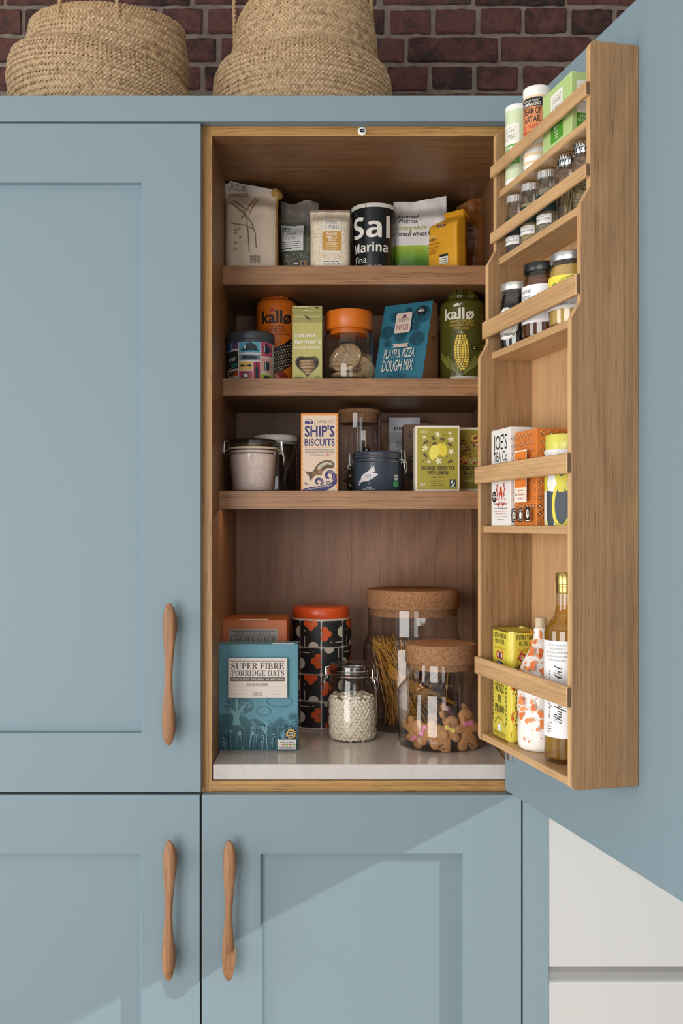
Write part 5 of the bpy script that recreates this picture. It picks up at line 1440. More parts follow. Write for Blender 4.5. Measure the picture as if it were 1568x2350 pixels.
# --- tall cork jar of spaghetti
Yc = .383; XC = wx(948, Yc)
t = thing('spaghetti_jar', 'largest glass jar with thick cork lid, holding dry spaghetti', 'jar', (XC, Yc, MTOP))
BIGG = glass('big_jar_glass', (1, 1, 1), (.34, .32, .31), .06)
bm = BM(); lathe(bm, [(.104, 0), (.110, .003), (.1125, .010), (.1130, .030), (.1130, .172), (.1115, .186), (.1065, .198), (.1030, .206), (.1020, .216), (.1020, .266)], 72, cap1=False); obj('glass_body', bm, BIGG, t, smooth=True)
bm = BM(); lathe(bm, [(.0985, .250), (.0990, .2665), (.1030, .267), (.1040, .2685), (.1040, .305), (.1025, .308), (.098, .3085)], 72); obj('cork_lid', bm, CORK, t, smooth=True)
bm = BM(); rnd = random.Random(3)
for k in range(240):
    a0 = rnd.uniform(0, 2 * pi); r0 = rnd.uniform(.005, .075); p0 = Vector((r0 * cos(a0) + .012, r0 * sin(a0), .004))
    a1 = rnd.gauss(pi * .98, .62); r1 = rnd.uniform(.05, .096)
    p1 = Vector((r1 * cos(a1), r1 * sin(a1), rnd.uniform(.170, .200)))
    if k % 9 == 0:
        a1 = rnd.uniform(0, 2 * pi); p1 = Vector((.085 * cos(a1), .085 * sin(a1), rnd.uniform(.10, .19)))
    if k % 17 == 0:
        p0 = Vector((-.06, -.065, rnd.uniform(.12, .15))); p1 = Vector((.09, -.045, rnd.uniform(.015, .06)))
    tube(bm, [p0, p0.lerp(p1, .5), p1], .00115, 5)
o = obj('spaghetti', bm, plain((206, 150, 62), .4), smooth=True); o.location = (XC, Yc, MTOP)
tag(o, 'loose dry spaghetti strands leaning inside the largest jar', 'pasta', kind='stuff')
# --- small cork jar of gingerbread
Yc = .180; XG = wx(1012, Yc)
t = thing('gingerbread_jar', 'squat glass jar with cork lid, holding small gingerbread men', 'jar', (XG, Yc, MTOP))
bm = BM(); lathe(bm, [(.080, 0), (.0855, .0025), (.0880, .009), (.0885, .020), (.0885, .108), (.0870, .118), (.0800, .127), (.0735, .132), (.0715, .138), (.0712, .170)], 72, cap1=False); obj('glass_body', bm, BIGG, t, smooth=True)
bm = BM(); lathe(bm, [(.0685, .158), (.0690, .1705), (.0722, .171), (.0730, .1725), (.0730, .2055), (.0715, .2085), (.067, .2090)], 72); obj('cork_lid', bm, CORK, t, smooth=True)
GING = plain((184, 132, 82), .75, noise_amt=.14, noise_scale=90, bump=.6, bump_scale=400)
caps = [((0, .022), (0, .022), .0125), ((0, 0), (0, .012), .0115), ((0, .006), (.018, .002), .0075), ((0, .006), (-.018, .002), .0075), ((0, -.004), (.0105, -.026), .0085), ((0, -.004), (-.0105, -.026), .0085)]
def inside(p):
    for a, b_, r in caps:
        A, B_ = Vector(a), Vector(b_); d = B_ - A; L_ = d.length_squared
        f = 0 if L_ < 1e-12 else max(0, min(1, (p - A).dot(d) / L_))
        if (p - (A + d * f)).length < r: return True
    return False
outl = []
for k in range(72):
    a = 2 * pi * k / 72; lo = .0
    rr = .045
    while rr > .004 and not inside(Vector((rr * cos(a), rr * sin(a)))): rr -= .0007
    outl.append((rr * cos(a), rr * sin(a)))
def ginger_mesh():
    bm = BM(); th = .0052
    rings = [[(x * s_, -y_, z * s_) for x, z in outl] for s_, y_ in ((.90, -th), (.98, -th * .6), (1, 0), (.98, th * .6), (.90, th), (.5, th * 1.15))]
    loft(bm, rings); bmesh.ops.recalc_face_normals(bm, faces=bm.faces)
    me = bpy.data.meshes.new('gingerbread_man'); bm.to_mesh(me); bm.free(); me.materials.append(GING); me.shade_smooth(); return me
gm = ginger_mesh()
PINK, LEMON, DENT = plain((226, 130, 170), .4), plain((232, 210, 90), .4), plain((96, 58, 30), .8)
def ginger(loc, rot, bow, face, label, sc_=1.0):
    e = thing('gingerbread_man', label, 'biscuit', loc, 0, 'gingerbread men in the jar'); e.rotation_euler = rot; e.scale = (sc_,) * 3
    o = bpy.data.objects.new('body', gm); COL.objects.link(o); o.parent = e
    bm = BM()
    for sx in (-1, 1): rg = [[(sx * (.0015 + .009 * f), -.0063 - .0012 * (k % 2), .0115 + (.0018 + .0028 * f) * s_) for s_ in (-1, 1)] for k, f in enumerate((0, 1))]; lathe(bm, [(.0005, -.0015), (.0042, -.0008), (.0042, .0008), (.0005, .0015)], 10, sx * .0062, 0)
    lathe(bm, [(.0005, -.0016), (.0024, -.0008), (.0024, .0008), (.0005, .0016)], 10)
    b_ = obj('icing_bow', bm, bow, e, smooth=True); b_.location = (0, -.0066, .0100); b_.rotation_euler = (pi / 2, 0, 0)
    if face:
        bm = BM()
        for x, z, r in ((-.0042, .0255, .0017), (.0042, .0255, .0017), (0, .0215, .0015)): lathe(bm, [(r, -.0003), (r, .0002)], 10, x, -z)
        o = obj('face', bm, DENT, e); o.location = (0, -.0064, 0); o.rotation_euler = (pi / 2, 0, 0)
        bm = BM(); tube(bm, [(.0055 * cos(a), -.0064, .0205 + .0045 * sin(a)) for a in [pi + pi * k / 6 for k in range(7)]], .0006, 5); obj('mouth', bm, DENT, e)
    return e
G = lambda dx, dy, dz_: (XG + dx, Yc + dy, MTOP + dz_)
ginger(G(.046, -.050, .040), (radians(-8), 0, radians(28)), PINK, True, 'upright gingerbread man with a pink bow by the rack side of the jar', 1.25)
ginger(G(.004, -.066, .034), (radians(-12), radians(28), radians(4)), LEMON, True, 'tilted gingerbread man with a yellow bow at the jar front', 1.15)
ginger(G(-.030, -.058, .035), (radians(-10), radians(-64), radians(-14)), PINK, False, 'gingerbread man lying sideways left of the yellow-bowed one', 1.15)
ginger(G(-.058, -.034, .030), (radians(-8), radians(150), radians(-58)), PINK, True, 'upside-down gingerbread man against the left wall of the jar', 1.0)
ginger(G(.008, -.030, .066), (radians(-62), radians(70), radians(10)), PINK, False, 'gingerbread man lying flat on top of the heap', 1.0)
ginger(G(.058, -.010, .060), (radians(-40), radians(40), radians(60)), PINK, False, 'gingerbread man behind the upright one near the jar side', 1.0)
ginger(G(-.020, .010, .030), (radians(5), radians(15), radians(-20)), LEMON, False, 'gingerbread man deep in the middle of the heap', 1.0)
ginger(G(.030, .040, .032), (radians(6), radians(-30), radians(20)), PINK, False, 'gingerbread man at the back of the jar', 1.0)
# ================================================================== goods on the door rack
def RP(s, t, z): return RK(s, t, ZC + z)
RZ = TH                                            # packs face the same way as the rack front
z1, z2, z3, z4, z5 = [zt for zt, _ in SHELF]
# --- two cream of tartar drums and a yeast carton
def drum(label, s, t_, r, h, body, lid, lidh):
    t = thing('baking_drum', label, 'drum', RP(s, t_, z1), RZ)
    bm = BM(); lathe(bm, [(r - .0008, 0), (r, .0008), (r, h - lidh)], 48); obj('body', bm, body, t, smooth=True)
    bm = BM(); n = 96
    lathe(bm, [(r + .0004, h - lidh), (r + .0006, h - lidh + .0004), (r + .0006, h - .002), (r - .0006, h - .0004), (r - .003, h)], n, wob=lambda a, z, rr: .0003 * (1 if int(a / (2 * pi) * n + .5) % 2 else 0)); obj('lid', bm, plain((238, 236, 230), .4), t, smooth=True)
    return t
t = drum('pale green baking drum, farthest from the rack front edge', .161, .045, .0215, .136, plain((204, 216, 178), .45), None, .010)
q = Print()
q.r(-.0215, .0, .0215, .010, '#eeece4').r(-.0185, .068, .0155, .102, '#ece8de').l([(-.0145, .0765), (.0105, .0765), (.0105, .0965), (-.0145, .0965), (-.0145, .0765)], .0007, '#666666').t('COOK', -.002, .088, .0052, '#555555', .020).t('M&S', .001, .0785, .0066, '#777777', .015).t('WITH', -.0120, .0785, .0022, '#777777', .007, rot=pi / 2)
q.r(-.0185, .034, .0155, .068, '#5c9c3c').t('CREAM OF', -.0015, .0600, .0056, PAPER, .029, 'B').t('TARTAR', -.0015, .0525, .0056, PAPER, .022, 'B').lines(-.0015, .038, 3, .0035, .024, .0012, PAPER)
q.build(t, on_cyl(.0215, radians(30)), .003)
t = drum('striped white and peach baking drum beside the green carton', .236, .045, .0222, .135, plain((240, 238, 232), .4), None, .011)
q = Print()
for k in range(9): q.r(-.0690, .008 + .0132 * k, .0690, .0128 + .0132 * k, '#ecd0a8')
q.r(-.021, .100, .019, .115, '#141414').t('Waitrose Cooks’', -.001, .1085, .0042, PAPER, .031).t('HOMEBAKING', -.001, .1015, .0050, PAPER, .034, 'B').r(-.021, .050, .019, .100, '#d88a58').t('CREAM OF', -.001, .0875, .0105, '#2a1410', .036, 'B').t('TARTAR', -.001, .0745, .0105, '#2a1410', .034, 'B').t('FOR DREAMY', -.001, .0650, .0062, '#b8341c', .034, 'B').t('MERINGUES', -.001, .0560, .0062, '#b8341c', .032, 'B')
q.build(t, on_cyl(.0224, radians(38)), .003)
w_, d_, h_ = .097, .052, .0925
t = thing('yeast_carton', 'bright green carton at the near end of the top rack shelf', 'carton', RP(.3500, .040, z1), RZ)
carton(t, w_, d_, h_, plain((180, 204, 134), .5), flap=False)
def stamp(q, x0, y0, x1, y1, c):
    pts = []; n = 10
    for (a, b) in (((x0, y0), (x1, y0)), ((x1, y0), (x1, y1)), ((x1, y1), (x0, y1)), ((x0, y1), (x0, y0))):
        m = max(4, int(max(abs(b[0] - a[0]), abs(b[1] - a[1])) / .0016))
        for k in range(m):
            f = k / m; e = .0004 * (1 if k % 2 else -1); nx, ny = (b[1] - a[1]), -(b[0] - a[0]); L_ = sqrt(nx * nx + ny * ny)
            pts.append((a[0] + (b[0] - a[0]) * f + nx / L_ * e, a[1] + (b[1] - a[1]) * f + ny / L_ * e))
    q.g(pts, c)
q = Print(); stamp(q, -.020, .044, .020, .082, '#ece8de')
q.l([(-.014, .050), (.014, .050), (.014, .076), (-.014, .076), (-.014, .050)], .0008, '#444444').t('COOK', 0, .0655, .0072, '#444444', .023).t('M&S', .003, .0525, .0088, '#777777', .017).t('WITH', -.0105, .053, .0024, '#777777', .009, rot=pi / 2)
stamp(q, -.020, .008, .020, .042, '#4c9428'); q.t('EASY BAKE YEAST', 0, .034, .0038, PAPER, .032, 'B').r(-.008, .026, -.002, .031, PAPER).r(-.001, .028, .009, .029, PAPER).lines(0, .012, 3, .0042, .014, .0016, PAPER)
q.build(t, on_front(-d_ / 2))
q = Print(); stamp(q, -.018, .026, .024, .080, '#ece8de'); q.l([(-.011, .048), (.020, .048), (.020, .074), (-.011, .074), (-.011, .048)], .0008, '#444444').t('COOK', .0045, .0635, .0072, '#444444', .023).t('M&S', .006, .0515, .0085, '#777777', .018)
stamp(q, -.018, .008, .024, .032, '#4c9428'); q.t('DRIED', -.012, .0255, .0034, PAPER, None, '', 'L').t('QUICK YEAST', -.016, .020, .0034, PAPER, None, '', 'L')
q.build(t, on_plane((w_ / 2, 0, 0), (0, 1, 0), (0, 0, 1)), name='side_print')

# --- spice jars
SG = glass('spice_glass', (.96, .97, .96), (.30, .33, .31), .06)
def spice(label, s, lidkind, fill, fillh, lab):
    t = thing('spice_jar', label, 'jar', RP(s, .046, z2), RZ, 'spice jars on the rack')
    r = .0185
    bm = BM(); lathe(bm, [(.0165, 0), (.0182, .0012), (r, .004), (r, .068), (.0178, .074), (.0155, .080), (.0150, .083), (.0150, .090)], 40, cap1=False); obj('glass_body', bm, SG, t, smooth=True)
    if lidkind == 'screw':
        n = 80; bm = BM(); lathe(bm, [(.0176, .0880), (.0180, .0884), (.0180, .0995), (.0172, .1008), (.0155, .1012), (.0150, .1005)], n, wob=lambda a, z, rr: .0004 * (1 if int(a / (2 * pi) * n + .5) % 2 else 0)); obj('lid', bm, plain((226, 226, 226), .28, .9), t, smooth=False)
    else:
        bm = BM(); lathe(bm, [(.0174, .0830), (.0178, .0834), (.0178, .1000), (.0165, .1020), (.013, .1026)], 40); o = obj('shaker_lid', bm, plain((226, 226, 226), .10, 1.0), t, smooth=True)
        for zr in (.0885, .0945):
            for k in range(22):
                bm = None
        bm = BM()
        for k in range(24):
            a = 2 * pi * k / 24; d = Vector((cos(a), sin(a), 0)); e = Vector((-sin(a), cos(a), 0))
            for zr, sk in ((.0865, .002), (.0935, -.002)):
                p = d * .01788; vs = [bm.verts.new(p + e * x + Vector((0, 0, z))) for x, z in ((-.0008, zr), (.0008, zr), (.0008 + sk, zr + .0055), (-.0008 + sk, zr + .0055))]; bm.faces.new(vs)
        obj('lid_slots', bm, BLACK, o)
    if isinstance(fill, bpy.types.Material):
        bm = BM(); lathe(bm, [(.0160, .0015), (.0176, .004), (.0177, fillh - .003), (.010, fillh), (.001, fillh + .001)], 36); obj('spice', bm, fill, t, smooth=True)
    if lab:
        q = Print(); q.r(-.0580, .034, .0580, .0620, '#16302c'); q.r(-.015, .0155, .0165, .030, '#e4e2de').t('hampton cuisine', .0, .0205, .0042, INK, .029).lines(0, .026, 1, .002, .020, .0010, '#777777').t(lab, 0, .046, .0050, PAPER, .022)
        q.build(t, on_cyl(.0188, radians(28)), .003)
    return t
spice('screw-top spice jar of dark berries, farthest along the rack', .1580, 'screw', grainy('dark_berries', [(46, 36, 38), (96, 78, 80), (66, 50, 52)], 260, .5, .9), .062, 'CLOVES')
spice('screw-top jar of pale dried herb between two other screw-top jars', .2185, 'screw', grainy('pale_herb', [(150, 128, 84), (196, 172, 120), (112, 92, 56)], 760, .8, .8), .070, 'OREGANO')
spice('screw-top jar of grey-green dried herb next to the shakers', .2800, 'screw', grainy('grey_herb', [(118, 108, 88), (164, 150, 122), (86, 78, 60)], 760, .8, .8), .074, 'THYME')
t = spice('chrome-topped shaker of long thin pods behind the last shaker', .3500, 'shaker', None, 0, None)
PODS = plain((168, 146, 104), .6)
for k in range(16):
    a = k * 2.4; r0, r1 = .012 * sqrt((k + .5) / 16), .0145 * sqrt(((k * 5) % 16 + .5) / 16)
    bm = BM(); tube(bm, [(r0 * cos(a), r0 * sin(a), .003), (r1 * cos(a + .5), r1 * sin(a + .5), .034), (r0 * cos(a + 1.1), r0 * sin(a + 1.1), .058 + .001 * (k % 5))], .0009, 5)
    obj('pod', bm, PODS if k % 3 else plain((84, 70, 50), .7), t, smooth=True)
spice('chrome-topped shaker of coarse pepper at the near end of the rack', .4020, 'shaker', grainy('coarse_pepper', [(74, 62, 42), (168, 148, 106), (120, 102, 68), (46, 38, 26)], 620, .7, .9), .060, None)

# --- three preserve jars
def preserve(label, s, r, h, fill, lidc, metal, fillname):
    t = thing('preserve_jar', label, 'jar', RP(s, .0505, z3), RZ, 'preserve jars on the rack')
    k = h / .115; rl = r * .93
    bm = BM(); lathe(bm, [(r * .82, 0), (r * .95, .002), (r, .008), (r, .070 * k), (r * .98, .086 * k), (r * .90, .096 * k), (r * .85, .100 * k), (r * .86, .104 * k)], 48, cap1=False); obj('glass_body', bm, SG, t, smooth=True)
    bm = BM(); lathe(bm, [(r * .80, .002), (r * .94, .004), (r * .97, .009), (r * .97, .069 * k), (r * .95, .084 * k), (r * .85, .094 * k), (r * .5, .095 * k)], 48); obj(fillname, bm, fill, t, smooth=True)
    bm = BM(); lathe(bm, [(rl * .985, .1015 * k), (rl, .1022 * k), (rl, .1110 * k), (rl * .98, .1138 * k), (rl * .94, h), (rl * .88, h), (rl * .85, h - .001)], 56); obj('lid', bm, plain(lidc, .3, metal), t, smooth=True)
    return t
t = preserve('jar of black jam with a silver lid and oval label', .1695, .0300, .1120, plain((14, 8, 16), .1), (214, 212, 206), .7, 'jam')
q = Print(); q.c(0, .041, .0225, '#eeeae2', .0275, n=36).ring(0, .041, .0212, .0006, INK, 36, .0260).ring(0, .041, .0155, .0006, INK, 30, .0165).c(0, .060, .0042, '#888888', .0050).lines(0, .057, 3, .0022, .007, .0008, '#555555')
q.t('TIPTREE', 0, .038, .0066, INK, .024, 'R').t('WILKIN & SONS', -.0, .0500, .0046, INK, .030, 'B').t('ESSEX·ENGLAND', 0, .0205, .0046, INK, .032, 'B')
q.build(t, on_cyl(.0303, radians(28)), .003)
t = preserve('jar of dark honey with a black lid and white label', .2700, .0335, .1195, liquid('honey', (112, 60, 10), (.72, .36, .05), .55), (26, 26, 28), 0.0, 'honey')
q = Print(); q.r(-.060, .022, .060, .082, '#eceaee').t('essential', -.0105, .0705, .0066, INK, .027, '', 'C', .006).t('Waitrose', -.0105, .0615, .0066, INK, .027, '', 'C', .006).t('honey', -.012, .034, .0052, INK, .016).c(.019, .062, .0062, '#d8a830').c(.023, .058, .0070, '#a8782c').c(.020, .045, .008, '#8a5a2c').c(.020, .045, .006, '#eceaee')
q.build(t, on_cyl(.0338, radians(24)), .003)
t = preserve('jar of lemon curd with a silver lid and yellow label', .3660, .0330, .1105, plain((196, 158, 78), .15), (206, 206, 204), .85, 'lemon_curd')
q = Print(); q.r(-.060, .024, .060, .074, '#e6dfe0').r(-.060, .052, .060, .074, '#e8d84c').l([(-.020, .054), (-.010, .060), (.0, .062), (.010, .068), (.022, .072)], .0010, '#4c5a1c').c(.006, .0665, .006, '#b8b030', .0022, .5).c(-.008, .062, .005, '#8a9a2c', .0018, .3).t('SICILIAN LEMON CURD', 0, .041, .0044, INK, .042, 'B').r(-.014, .036, .014, .0364, INK).t('WITH SICILIAN LEMON JUICE', 0, .0290, .0040, INK, .050)
q.build(t, on_cyl(.0333, radians(30)), .003)

# --- tea boxes and yellow tin
w_, d_, h_ = .080, .046, .160
t = thing('white_tea_carton', 'white tea carton with tall black capitals and red drawing', 'carton', RP(.2032, .0950 - d_ / 2, z4), RZ)
carton(t, w_, d_, h_, plain((228, 224, 220), .5))
q = Print()
q.t("JOE'S", -.002, .1260, .0240, INK, .056).l([(-.024, .1300), (-.024, .1500)], .0007, INK).t('TEA Co', -.001, .1070, .0155, INK, .056).r(.021, .1050, .028, .1058, INK).t("LONDON'S BEST BLENDED", -.001, .1025, .0024, '#666666', .050)
RD = '#c23a2c'
q.c(0, .052, .0075, RD, .010).c(0, .0605, .0056, '#e8a04c').c(0, .0605, .0040, RD).l([(-.009, .042), (-.016, .060), (-.013, .070)], .0022, RD).l([(.009, .042), (.016, .060), (.013, .070)], .0022, RD)
for sx in (-1, 1):
    for k in range(5): q.c(sx * (.014 + .004 * (k % 2)), .036 + .008 * k, .0035, RD, .0016, .6 * sx + k, 8)
q.l([(-.006, .040), (-.010, .030)], .002, RD).l([(.006, .040), (.010, .030)], .002, RD).c(0, .047, .004, '#ece4dc').c(-.0265, .0485, .0085, '#14181a', .0095).t('great', -.0265, .0520, .0028, PAPER, .009).t('taste', -.0265, .0480, .0036, PAPER, .013, 'B').t('2014', -.0265, .0440, .0026, PAPER, .007)
q.t('Christmas Chai Rooibos', 0, .0345, .0042, RD, .056, 'R').r(-.028, .0285, .028, .0292, INK).c(0, .0288, .0012, INK).t('An organic festive blend of rooibos,', 0, .0235, .0020, RD, .052).t('cinnamon, cardamom and clove', 0, .0195, .0020, RD, .044).r(-.028, .0148, .028, .0154, INK).t('15 pyramid tea bags', 0, .0098, .0022, '#777777', .028)
q.build(t, on_front(-d_ / 2))
q = Print(); q.lines(0, .020, 9, .0045, .030, .0016, '#555555'); q.build(t, on_plane((w_ / 2, 0, 0), (0, 1, 0), (0, 0, 1)), name='side_print')
w_, d_, h_ = .084, .072, .149
t = thing('orange_tea_carton', 'orange tea carton covered in a small black and white pattern', 'carton', RP(.2885, .0900 - d_ / 2, z4), RZ)
carton(t, w_, d_, h_, plain((216, 124, 52), .5))
def trellis(q, x0, x1, y0, y1, skip):
    p = .0122; j = 0; y = y0
    while y < y1:
        x = x0 + (p / 2 if j % 2 else 0)
        while x < x1:
            if not skip(x, y):
                if j % 2 == 0:
                    for k in range(4): a = pi / 2 * k; q.c(x + .0024 * cos(a), y + .0024 * sin(a), .0013, INK, .0008, a, 6)
                    q.c(x, y, .0011, '#f4e8d8', n=6)
                else:
                    q.c(x, y, .0010, '#3a1c10', n=6)
                for k in range(4):
                    a = pi / 4 + pi / 2 * k; q.c(x + .0043 * cos(a), y + .0043 * sin(a), .0006, '#f4e8d8' if k % 2 else INK, n=5)
            x += p
        y += p / 2; j += 1
q = Print(); trellis(q, -w_ / 2 + .004, w_ / 2 - .002, .006, h_ - .003, lambda x, y: abs(x + .001) < .026 and .034 < y < .120 or y < .030)
q.r(-.0235, .037, .0235, .1185, '#f0e4d4').r(-.0215, .0600, .0215, .1165, '#e07c2c').t('SPICED', 0, .1010, .0050, '#6a3414', .016).t('ORANGE', 0, .0940, .0050, '#6a3414', .018).r(-.020, .0875, .020, .0880, '#f0d0a0')
for k in range(5): q.r(-.0205, .0410 + .0036 * k, .0205, .0413 + .0036 * k, '#b89a8a')
q.t('No.1', -.0195, .0475, .0030, INK, .008, 'R', 'L').t('a full-bodied tea', -.009, .0545, .0034, RD, .026, 'S', 'L').t('with orange & spice', -.009, .0480, .0034, RD, .027, 'S', 'L').t('pure Assam', -.009, .0418, .0030, RD, .018, 'S', 'L')
for x, c in ((-.026, '#16181a'), (.001, '#16181a')): q.c(x, .0165, .0105, c, .0118, n=24).ring(x, .0165, .0086, .0007, '#ece4d8', 20).c(x, .0165, .0045, '#ece4d8', .0060)
q.r(.0200, .0055, .0350, .0285, '#16181a').c(.0275, .0185, .0052, '#ece4d8', .0068).c(.029, .0195, .0026, '#16181a', .0036).r(.0215, .0070, .0335, .0086, '#ece4d8').t('50', -.026, .0145, .0042, '#16181a', .006, 'B')
q.build(t, on_front(-d_ / 2))
q = Print(); trellis(q, -d_ / 2 + .004, d_ / 2 - .002, .006, h_ - .003, lambda x, y: False); q.build(t, on_plane((w_ / 2, 0, 0), (0, 1, 0), (0, 0, 1)), name='side_print')
r = .0345
t = thing('yellow_lid_tin', 'white tin with bold grey and yellow shapes under a yellow lid', 'tin', RP(.3675, .0560, z4), RZ)
bm = BM(); lathe(bm, [(r - .001, 0), (r + .0006, .001), (r + .0006, .003), (r, .004), (r, .106), (r + .001, .109), (r + .001, .112), (r, .1135)], 56); obj('body', bm, plain((232, 230, 226), .25), t, smooth=True)
bm = BM(); lathe(bm, [(r - .0012, .1135), (r - .001, .114), (r - .001, .1345), (r - .0025, .1362), (r - .005, .137)], 56); obj('lid', bm, plain((214, 208, 92), .3), t, smooth=True)
q = Print(); GY, YL = '#3c444c', '#d8cc3c'
for k in range(6):
    x = -.090 + .0361 * k + .010
    q.c(x, .030, .0155, YL, .036, n=26).c(x, .078, .0105, YL, .022, n=22).c(x, .030, .0105, GY if k % 2 else '#e8e6e2', .028, n=22).r(x - .0045, .050, x + .0045, .068, YL).c(x, .078, .0042, GY, .005, n=14).c(x, .078, .0022, '#e8e6e2', n=10)
    q.g([(x + .018 + .0105 * cos(a), .022 + .024 * sin(a)) for a in [pi + pi * i / 12 for i in range(13)]] + [(x + .0285, .050), (x + .0075, .052)], GY).c(x + .018, .094, .007, GY, .010, n=16)
q.build(t, on_cyl(r), .003)

# --- oil tin and two bottles
w_, d_, h_ = .0810, .060, .1830
t = thing('oil_tin', 'yellow olive oil tin with rounded corners and a crest', 'tin', RP(.1882, .0900 - d_ / 2, z5), RZ)
YT = plain((214, 198, 72), .28)
bm = BM(); loft(bm, [[(x, y, z) for x, y in rrect(w_ + e, d_ + e, .0125, 6)] for z, e in ((0, -.001), (.0006, 0), (h_ - .002, 0))]); obj('body', bm, YT, t, smooth=True)
GOLD = plain((196, 176, 96), .25, .9)
for z in (.0, h_ - .0030):
    bm = BM(); loft(bm, [[(x, y, zz) for x, y in rrect(w_ + e, d_ + e, .013, 6)] for zz, e in ((z, .0), (z + .0006, .0014), (z + .0026, .0014), (z + .0032, .0))], cap1=(z == 0)); obj('seam', bm, GOLD, t, smooth=True)
bm = BM(); loft(bm, [[(x, y, h_ - .0028) for x, y in rrect(w_ - .003, d_ - .003, .011, 6)], [(x, y, h_ - .0022) for x, y in rrect(w_ - .006, d_ - .006, .010, 6)]]); obj('top', bm, plain((150, 60, 50), .35), t)
def tin_face(q, W):
    q.t('EXTRA VIRGIN', 0, .1690, .0076, INK, W * .92, 'R').t('OLIVE OIL', 0, .1590, .0076, INK, W * .68, 'R').t('First Cold Pressed', 0, .1500, .0056, '#c88a20', W * .80, 'S')
    for sx in (-1, 1):
        q.c(sx * .0078, .1400, .0060, '#b8342c', .0075).c(sx * .0080, .1400, .0032, '#e0c8a0', .0045).c(sx * .0130, .1220, .0040, '#27402c', .0075, sx * .5)
    q.c(0, .1385, .0040, '#22386c', .006).r(-.0085, .1130, .0085, .1300, '#2c4c8c', .002).r(-.0060, .1170, -.0005, .1270, '#d8d4c8').r(.0010, .1150, .0060, .1250, '#c03a34').r(-.0060, .1100, .0060, .1128, '#22386c')
    for sx in (-1, 1):
        for k in range(14): q.c(sx * (W * .46 + .0012 * sin(k * 2.1)), .030 + .0072 * k, .0022, ('#2c5030', INK, '#345c3c')[k % 3], .0011, k * 1.3 * sx, 7)
        q.l([(sx * (W * .46 + .0012 * sin(k * .9)), .028 + .004 * k) for k in range(27)], .0007, '#27402c')
        q.l([(sx * W * .46, .030), (sx * W * .40, .0235), (sx * W * .28, .0270), (sx * W * .18, .0345)], .0009, '#27402c')
    q.t('NUÑEZ', 0, .0780, .0135, INK, W * .62, 'R').t('DE', 0, .0610, .0125, INK, W * .25, 'R').t('PRADO', 0, .0440, .0130, INK, W * .64, 'R').t('agricultura ecologica', 0, .0395, .0034, '#c88a20', W * .6, 'S').t('BAENA', 0, .0330, .0036, INK, W * .30, 'R').r(-.0062, .0140, .0062, .0245, '#e8ecec', .001).l([(-.003, .019), (0, .0172), (.004, .0205)], .0010, '#1c4c2c').t('Net. Cont. 1L / 33.8 fl. oz.', 0, .0090, .0036, INK, W * .86, 'R').t('PRODUCED AND BOTTLED IN SPAIN', 0, .0055, .0020, INK, W * .8)
q = Print(); tin_face(q, .058); q.build(t, on_front(-d_ / 2))
q = Print(); tin_face(q, .040); q.build(t, on_plane((w_ / 2, 0, 0), (0, 1, 0), (0, 0, 1)), name='side_print')
t = thing('speckled_bottle', 'white ceramic bottle splashed with orange glaze spots', 'bottle', RP(.2725, .0560, z5), RZ)
sp_prof = [(.030, 0), (.0335, .002), (.0358, .007), (.0365, .016), (.0368, .085), (.0362, .110), (.0340, .124), (.0290, .138), (.0215, .151), (.0150, .162), (.0118, .174), (.0108, .186), (.0115, .190), (.0100, .1925)]
bm = BM(); lathe(bm, sp_prof, 56); obj('body', bm, plain((238, 234, 228), .18), t, smooth=True)
bm = BM(); lathe(bm, [(.0088, .190), (.0090, .208), (.0080, .2095)], 28); obj('stopper', bm, plain((198, 178, 150), .6), t, smooth=True)
def sp_r(z):
    for (r0, a), (r1, b_) in zip(sp_prof, sp_prof[1:]):
        if z <= b_: return r0 + (r1 - r0) * (z - a) / max(1e-6, b_ - a)
    return .0108
q = Print(); rnd = random.Random(12); OG = ('#dc7630', '#d86a24', '#e48a4c')
for k in range(520):
    z = rnd.uniform(.010, .186); u = rnd.uniform(-pi, pi) * .0368; big = rnd.random()
    s_ = .0009 + .0040 * big ** 2.6
    if rnd.random() < (.5 if z < .05 else .95):
        q.c(u, z, s_ * rnd.uniform(.8, 1.2), OG[k % 3], s_ * rnd.uniform(.9, 1.7), rnd.uniform(-.5, .5), 10)
        if big > .75:
            for j in range(3): q.c(u + rnd.uniform(-.004, .004), z + rnd.uniform(-.005, .005), s_ * .6, OG[k % 3], s_ * .8, rnd.random(), 8)
mp0 = lambda a, b_, k: Vector(((sp_r(b_) + k) * sin(a / .0368), -(sp_r(b_) + k) * cos(a / .0368), b_))
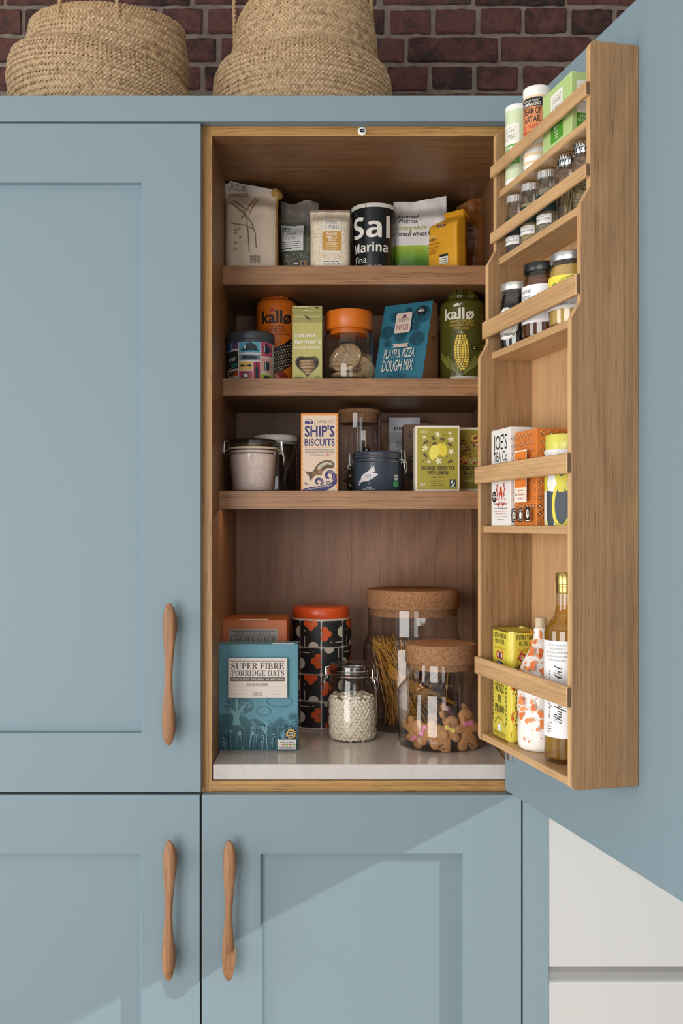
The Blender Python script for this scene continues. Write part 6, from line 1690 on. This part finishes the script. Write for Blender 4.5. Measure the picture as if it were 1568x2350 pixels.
q.build(t, mp0, .004, .004, name='glaze_spots')
r = .0330
t = thing('oil_bottle', 'tall glass bottle of golden rapeseed oil with gold cap and white label', 'bottle', RP(.3620, .0560, z5), RZ)
ob = [(.027, 0), (.0310, .0015), (r, .005), (r, .196), (.0315, .203), (.0255, .211), (.0200, .217), (.0168, .226), (.0150, .240), (.0146, .262)]
bm = BM(); lathe(bm, ob, 56, cap1=False); obj('glass_body', bm, SG, t, smooth=True)
bm = BM(); lathe(bm, [(.028, .006), (.0315, .009), (.0317, .195), (.0300, .202), (.0240, .2095), (.0185, .216), (.0155, .226), (.0143, .234), (.001, .2345)], 48); obj('oil', bm, liquid('rapeseed_oil', (192, 142, 12), (.95, .74, .10), .26), t, smooth=True)
bm = BM(); n = 72; lathe(bm, [(.0152, .2535), (.0156, .254), (.0156, .2590), (.0150, .2595), (.0156, .2600), (.0156, .2630), (.0150, .2635), (.0156, .264), (.0156, .2668), (.0150, .2672), (.0160, .2680), (.0160, .2830), (.0150, .2846), (.013, .285)], n, wob=lambda a, z, rr: .0004 * (1 if z > .268 and int(a / (2 * pi) * n + .5) % 2 else 0)); obj('cap', bm, plain((206, 180, 104), .22, .95), t, smooth=True)
q = Print(); q.r(-.042, .040, .042, .184, '#ecebee', .004)
for k, s in enumerate(('GROWN, HARVESTED,', 'COLD-PRESSED &', 'BOTTLED IN HAMPSHIRE', 'ON THE WAITROSE FARM,', 'LECKFORD ESTATE')): q.t(s, .004, .1765 - .0056 * k, .0028, '#555555', (.030, .026, .036, .038, .030)[k])
q.t('Rapeseed Oil', .013, .062, .0150, INK, .086, 'S', 'L', rot=pi / 2).t('Leckford Estate', -.006, .066, .0060, INK, .074, 'S', 'L', rot=pi / 2)
q.l([(-.012, .046), (-.003, .046), (-.003, .060), (-.012, .060), (-.012, .046)], .0006, '#555555').lines(-.0075, .048, 3, .0038, .007, .0016, '#555555').lines(-.007, .0615, 1, .002, .010, .0010, '#555555')
q.build(t, on_cyl(r + .0003, radians(30)), .003)
